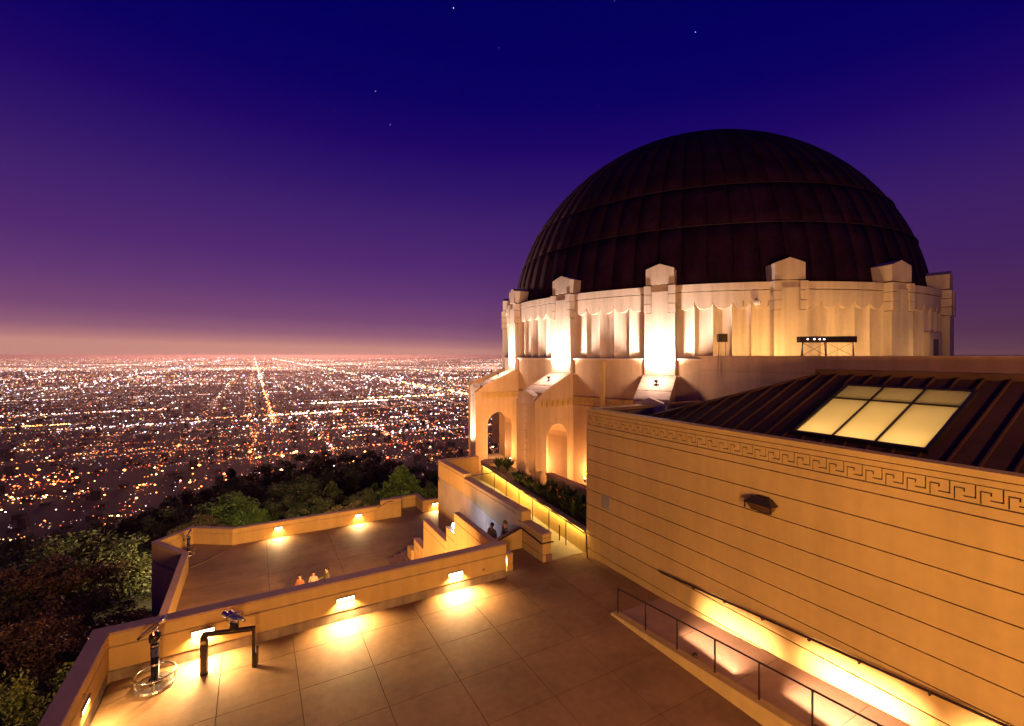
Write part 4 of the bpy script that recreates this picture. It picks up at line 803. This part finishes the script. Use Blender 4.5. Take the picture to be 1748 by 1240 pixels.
# ------------------------------------------------------------ people
def skin_mesh(name, verts, edges, radii, m, parent, root=0, sub=2):
    me = bpy.data.meshes.new(name); me.from_pydata(verts, edges, []); me.materials.append(m)
    o = bpy.data.objects.new(name, me); sc.collection.objects.link(o); o.parent = parent
    s = o.modifiers.new('skin', 'SKIN'); s.use_smooth_shade = True
    if not me.skin_vertices: me.attributes.new
    return o, s
def person(loc, rz, label, top, legs, hair, hgt=1.7, arm=0, cap=False):
    e = empty('person', loc, label, 'person', None, rz); k = hgt/1.7
    def mk(name, V, E_, Rr, mt):
        me = bpy.data.meshes.new(name); bm = bmesh.new(); lay = bm.verts.layers.skin.verify()
        vs = []
        for i, (v, r) in enumerate(zip(V, Rr)):
            b_ = bm.verts.new([c_*k for c_ in v]); r = r if isinstance(r, tuple) else (r, r); b_[lay].radius = (r[0]*k, r[1]*k); b_[lay].use_root = (i == 0); vs.append(b_)
        for a, b2 in E_: bm.edges.new((vs[a], vs[b2]))
        bm.to_mesh(me); bm.free(); me.materials.append(mt); o = bpy.data.objects.new(name, me); sc.collection.objects.link(o); o.parent = e
        s = o.modifiers.new('skin', 'SKIN'); s.use_smooth_shade = True; ss = o.modifiers.new('sub', 'SUBSURF'); ss.levels = ss.render_levels = 2; return o
    # facing +x
    ax_ = .10+.28*arm; el_ = .12+.10*arm
    V = [(0,0,.92),(0,0,1.10),(0,0,1.32),(0,0,1.44),(.01,0,1.50),(.02,0,1.58),(.03,0,1.66),
         (0,.17,1.38),(.02,.24,1.12),(ax_,.22,.92+.2*arm),(ax_+.05,.21,.84+.24*arm),(0,-.17,1.38),(.02,-.24,1.12),(ax_,-.22,.92+.2*arm),(ax_+.05,-.21,.84+.24*arm),
         (0,.09,.86),(.02,.10,.48),(-.02,.10,.08),(.12,.11,.04),(0,-.09,.86),(.02,-.10,.48),(-.02,-.10,.08),(.12,-.11,.04),(.11,0,1.585)]
    E_ = [(0,1),(1,2),(2,3),(3,4),(4,5),(5,6),(2,7),(7,8),(8,9),(9,10),(2,11),(11,12),(12,13),(13,14),(0,15),(15,16),(16,17),(17,18),(0,19),(19,20),(20,21),(21,22),(5,23)]
    Rr = [(.12,.14),(.11,.13),(.11,.15),.06,.055,.085,.07,.06,.04,.033,.03,.06,.04,.033,.03,.085,.055,.04,.035,.085,.055,.04,.035,.014]
    mk('body', V, E_, Rr, M['skin'])
    T = [0,1,2,3,7,8,9,11,12,13]; ix = {v: i for i, v in enumerate(T)}
    Rt = [(.145,.165),(.13,.15),(.135,.175),.07,.078,.058,.05,.078,.058,.05]
    mk('jacket', [V[i] if i else (0,0,.86) for i in T], [(ix[a], ix[b_]) for a, b_ in E_ if a in ix and b_ in ix], Rt, top)
    T = [0,15,16,17,19,20,21]; ix = {v: i for i, v in enumerate(T)}
    mk('trousers', [V[i] for i in T], [(ix[a], ix[b_]) for a, b_ in E_ if a in ix and b_ in ix], [(.13,.15),.10,.07,.058,.10,.07,.058], legs)
    for s_ in (.11, -.11):
        h = MB(); h.hexa([(-.09*k, (s_-.05)*k, 0), (.19*k, (s_-.045)*k, 0), (.19*k, (s_+.045)*k, 0), (-.09*k, (s_+.05)*k, 0), (-.08*k, (s_-.04)*k, .10*k), (.10*k, (s_-.035)*k, .07*k), (.10*k, (s_+.035)*k, .07*k), (-.08*k, (s_+.04)*k, .10*k)])
        bevel(part('shoe', h, M['black'], e, rel=True), .02*k, 2)
    h = MB(); n_ = 10; vs = []
    for i in range(7):
        th = math.pi*.60*i/6
        for j in range(14): a = 2*math.pi*j/14; rr = .098*math.sin(th); vs.append(((.005+rr*math.cos(a)*1.08-(.03 if math.cos(a) > .3 and i > 3 else 0))*k, rr*math.sin(a)*k, (1.615+.102*math.cos(th))*k))
    h.add(vs, [(i*14+j, i*14+(j+1) % 14, (i+1)*14+(j+1) % 14, (i+1)*14+j) for i in range(6) for j in range(14)]); part('cap' if cap else 'hair', h, hair, e, rel=True, smooth=True)
    for s_ in (.085, -.085): h = MB(); h.tube([(.02*k, s_*k, 1.56*k), (.02*k, s_*1.12*k, 1.60*k)], .02*k, 6); part('ear', h, M['skin'], e, rel=True)
    return e
person((2.25, 28.1, -5.8), R_(230), 'person in a rust jacket beyond the near terrace wall, leftmost of the three there', M['rust'], M['tan'], M['hair'], 1.66, 1)
person((2.95, 28.3, -5.8), R_(250), 'person in a pale top beyond the near terrace wall, between two others', M['pale'], M['tan'], M['hair'], 1.58, 1)
person((3.65, 28.2, -5.8), R_(200), 'person in a dark olive jacket beyond the near terrace wall, right of two others', M['olive'], M['tan'], M['hair'], 1.70, 1)
person((9.05, 18.0, -1.0+.0), R_(200), 'person with a tan jacket on the stairs, left of two figures against the tall wall', M['tan'], M['olive'], M['hair'], 1.72)
person((9.3, 17.25, -.72), R_(170), 'broad person in an olive coat on the stairs, right of two figures there', M['olive'], M['olive'], M['olive'], 1.72)
pb = empty('portable_lamp', (8.32, 20.5, -.35), 'bright blue-white lamp standing on the stepped stair wall', 'lamp')
m = MB(); m.lathe([(.05, -.35), (.05, -.33), (.02, -.31), (.02, -.2)], (8.32, 20.5), 10); part('stand', m, M['black'], pb)
m = MB(); m.lathe([(.02, -.2), (.10, -.14), (.13, -.06), (.10, .02), (.02, .07)], (8.32, 20.5), 14); part('bulb', m, M['cool'], pb, smooth=True)
lamp('POINT', pb, (8.45, 20.35, .05), None, 90, (.55, .58, 1), .06)
# ------------------------------------------------------------ trees
def crown_mesh(name, kind, seed, nclump, nleaf, leaf, m):
    rg = np.random.RandomState(seed); C = []
    if kind == 'round':
        while len(C) < nclump:
            p = rg.uniform(-1, 1, 3); r = np.linalg.norm(p)
            if r > 1 or r < .45: continue
            if p[2] < -.75: continue
            C.append((p[0]*.44, p[1]*.44, .60+p[2]*.36, .07+.085*rg.rand()**1.5))
    elif kind == 'cedar':
        for i in range(nclump):
            t_ = (i+.5)/nclump; zc = .22+.76*t_; R0 = .46*(1-t_)**.75+.03; a = i*2.4; q = math.sqrt(rg.rand())
            C.append((R0*q*math.cos(a), R0*q*math.sin(a), zc-.10*q, .05+.05*(1-t_)))
    else:
        for i in range(nclump): t_ = (i+.5)/nclump; a = i*2.4; rr = .16*math.sin(math.pi*min(1, t_*.85+.12))**.7*math.sqrt(rg.rand()); C.append((rr*math.cos(a), rr*math.sin(a), .12+.86*t_, .06))
    V = []; n = 0
    for cx_, cy_, cz_, cr_ in C:
        d = rg.normal(size=(nleaf, 3)); d /= np.linalg.norm(d, axis=1)[:, None]; d[:, 2] *= .8
        P = np.array([cx_, cy_, cz_])+d*cr_*(rg.rand(nleaf, 1)**.4)*np.array([1.15, 1.15, .8])
        u = rg.normal(size=(nleaf, 3)); u /= np.linalg.norm(u, axis=1)[:, None]; w_ = np.cross(u, rg.normal(size=(nleaf, 3))); w_ /= np.linalg.norm(w_, axis=1)[:, None]
        s_ = leaf*(.6+.8*rg.rand(nleaf, 1)); V.append(np.stack([P-u*s_, P+w_*s_*.55, P+u*s_, P-w_*s_*.55], 1).reshape(-1, 3)); n += nleaf
    V = np.concatenate(V); me = bpy.data.meshes.new(name); me.vertices.add(len(V)); me.vertices.foreach_set('co', V.ravel()); me.loops.add(n*4)
    me.loops.foreach_set('vertex_index', np.arange(n*4, dtype=np.int32)); me.polygons.add(n); me.polygons.foreach_set('loop_start', np.arange(0, n*4, 4, dtype=np.int32)); me.update(calc_edges=True); me.materials.append(m); return me
def trunk_mesh(kind, seed):
    rg = random.Random(seed); m_ = MB(); top = .62 if kind == 'round' else .9
    pts = [(0, 0, -.1), (.01, 0, .12), (rg.uniform(-.02, .02), .01, .3), (.0, .02, top)]; m_.tube(pts, .03, 7, rs=[.04, .03, .022, .006])
    for i in range(9):
        a = i*2.4+rg.random(); z0_ = .18+.05*i if kind != 'tall' else .2+.07*i; R0 = .33 if kind == 'round' else .2
        m_.tube([(0, .005, z0_), (R0*.5*math.cos(a), R0*.5*math.sin(a), z0_+.09), (R0*math.cos(a), R0*math.sin(a), z0_+.2)], .01, 5, rs=[.014, .009, .003])
    return m_.mesh('trunk', M['trunk'])
TP = {'green': ('round', crown_mesh('crown', 'round', 1, 62, 190, .0135, M['leaf_green'])), 'dark': ('round', crown_mesh('crown', 'round', 2, 60, 190, .0135, M['leaf_dark'])),
      'rust': ('round', crown_mesh('crown', 'round', 3, 62, 180, .0135, M['leaf_rust'])), 'cedar': ('cedar', crown_mesh('crown', 'cedar', 4, 120, 45, .020, M['leaf_green'])),
      'cedard': ('cedar', crown_mesh('crown', 'cedar', 6, 110, 45, .022, M['leaf_dark'])), 'tall': ('tall', crown_mesh('crown', 'tall', 5, 60, 55, .02, M['leaf_dark']))}
TT = {k: trunk_mesh(k, 9) for k in ('round', 'cedar', 'tall')}
tree_n = [0]
def tree(px, py, depth, kind, cr, label=None, xy=None, hgt=None):
    q = at(px, py, depth); x, y, zt = q; gz = float(terrain(x, y)); cr = cr*.86; hh = max(zt-gz, 2.6, cr*1.45); z = zt-hh
    g_, me = TP[kind]; rg = random.Random(px*7+int(depth*13)); base_r = {'round': .46, 'cedar': .46, 'tall': .17}[g_]
    e = empty('tree', (x, y, z), label, 'tree', 'trees on the hillside below the terraces', rg.uniform(0, 6.28)); s_ = cr/base_r; e.scale = (s_, s_*rg.uniform(.9, 1.1), hh)
    inst('crown', me, e); inst('trunk', TT[g_], e); return e
TL = [
 (138, 912, 38, 'dark', 6.5, 'large dark rounded tree on the left slope, its top level with the lookout bay'),
 (60, 965, 32, 'rust', 5.5, 'reddish-brown tree at the left edge below the large dark one'), (205, 985, 42, 'dark', 4.5, 'dark tree hard against the outside of the curved parapet'),
 (250, 1000, 47, 'green', 2.6, 'small yellow-green bush just outside the curved parapet'), (20, 1150, 19, 'green', 3.2, 'green bush in the bottom left corner of the picture'),
 (75, 1080, 25, 'rust', 3.8, 'rusty bush in the lower left between two dark trees'), (140, 1040, 30, 'rust', 4.2, 'rust-brown tree spreading beside the side parapet'),
 (5, 1060, 25, 'rust', 4.0, 'rust-brown tree cut by the left edge of the picture'), (110, 1150, 22, 'dark', 2.6, 'dark shrub in shadow beside the lit side parapet'), (175, 1060, 36, 'dark', 3.6, 'dark shrub behind the corner of the side parapet'),
 (-30, 1010, 30, 'dark', 5, 'dark tree just outside the left edge of the picture'), (-20, 930, 44, 'dark', 6, 'broad dark tree far down the left slope'), (225, 925, 56, 'dark', 5.5, 'dark tree between the big left tree and the lookout bay'),
 (390, 842, 56, 'green', 4.8, 'bright green lit tree rising behind the lookout bay'), (300, 866, 60, 'dark', 5.0, 'olive dark tree left of the bright green one'), (452, 880, 56, 'green', 2.6, 'smaller green bush at the right foot of the bright green tree'),
 (340, 880, 50, 'rust', 3.0, 'brownish bush just behind the far telescope'), (686, 790, 68, 'cedar', 5.6, 'lit feathery tree above the far wall, left of the tall wall'), (735, 822, 70, 'cedard', 4.0, 'dim tree between the feathery tree and the tall wall'),
 (640, 822, 74, 'cedar', 3.4, 'low feathery tree merging into the left side of the lit one'), (508, 812, 66, 'dark', 4.6, 'dark rounded tree in the centre below the avenue'), (566, 820, 66, 'cedard', 3.6, 'dark pointed tree left of the feathery lit tree'),
 (535, 850, 56, 'dark', 3.6, 'dim green bush behind the middle of the far wall'), (600, 855, 54, 'rust', 2.6, 'reddish low bush behind the far wall, right lamp'), (570, 862, 52, 'rust', 2.0, 'lowest reddish bush behind the far wall'),
 (480, 846, 60, 'dark', 3.6, 'dark bush right of the bright green tree'), (430, 800, 90, 'dark', 5.5, 'dark tree on the spur below the main avenue'), (465, 788, 100, 'dark', 6, 'dark tree crest under the end of the avenue'),
 (520, 772, 112, 'dark', 7, 'dark tree crest right of the avenue'), (575, 770, 118, 'dark', 7, 'dark tree crest at the top of the spur, left part'), (625, 768, 120, 'dark', 7, 'dark tree crest at the top of the spur, right part'),
 (590, 790, 95, 'dark', 6, 'dark tree mass above the pointed tree'), (655, 782, 105, 'dark', 6, 'dark tree behind the feathery lit one'), (715, 790, 100, 'dark', 5, 'dark tree crest near the tall wall'),
 (760, 790, 110, 'dark', 6, 'dark tree partly behind the tall wall'), (410, 822, 80, 'dark', 5, 'dark tree right behind the bright green tree'), (370, 818, 95, 'dark', 5.5, 'dark tree above the bright green one'),
 (330, 830, 98, 'dark', 5.5, 'dark tree above the olive tree'), (285, 846, 96, 'dark', 5.5, 'dark tree left of the spur'), (240, 864, 90, 'dark', 5.5, 'dark tree on the left flank of the spur'),
 (190, 880, 84, 'rust', 5, 'brownish tree above the large left tree'), (150, 896, 80, 'dark', 5, 'dark tree on the slope behind the large left tree'), (90, 905, 74, 'dark', 5.5, 'dark tree below the bright street lights at far left'),
 (30, 915, 70, 'dark', 5.5, 'dark tree near the left edge below the street lights'), (395, 800, 120, 'tall', 2.4, 'slender dark cypress on the spur'), (560, 800, 84, 'tall', 1.8, 'slender dark cypress left of the feathery tree'),
 (600, 800, 86, 'tall', 2.0, 'slender dark cypress in front of the spur crest'), (445, 830, 72, 'dark', 4, 'dark bush behind the green tree on its right'), (620, 835, 62, 'dark', 3.2, 'dark bush left of the feathery tree foot')]
for a in TL: tree(*a)
cv = []; rg = np.random.RandomState(21); NB = 1500
ang = np.radians(rg.uniform(-28, 40, NB)); dist = 75+(rg.rand(NB)**1.4)*420; bx_, by_ = 6+dist*np.sin(ang), 20+dist*np.cos(ang); bz_ = terrain(bx_, by_)
cl = crown_mesh('c', 'round', 8, 22, 9, .075, M['leaf_dark']); co = np.zeros(len(cl.vertices)*3); cl.vertices.foreach_get('co', co); co = co.reshape(-1, 3)
allv = []
for i in range(NB):
    s_ = rg.uniform(3.2, 6.5); a = rg.rand()*6.28; c, s = math.cos(a), math.sin(a); V = co*np.array([s_*1.5, s_*1.5, s_]); V = np.stack([V[:, 0]*c-V[:, 1]*s+bx_[i], V[:, 0]*s+V[:, 1]*c+by_[i], V[:, 2]+bz_[i]-1], 1); allv.append(V)
allv = np.concatenate(allv); n = len(allv)//4; me = bpy.data.meshes.new('tree_cover'); me.vertices.add(len(allv)); me.vertices.foreach_set('co', allv.ravel()); me.loops.add(n*4)
me.loops.foreach_set('vertex_index', np.arange(n*4, dtype=np.int32)); me.polygons.add(n); me.polygons.foreach_set('loop_start', np.arange(0, n*4, 4, dtype=np.int32)); me.update(calc_edges=True); me.materials.append(M['leaf_dark'])
o = bpy.data.objects.new('tree_cover', me); sc.collection.objects.link(o); tag(o, 'dark brush and treetops covering the slope down to the city', 'trees', kind='stuff')
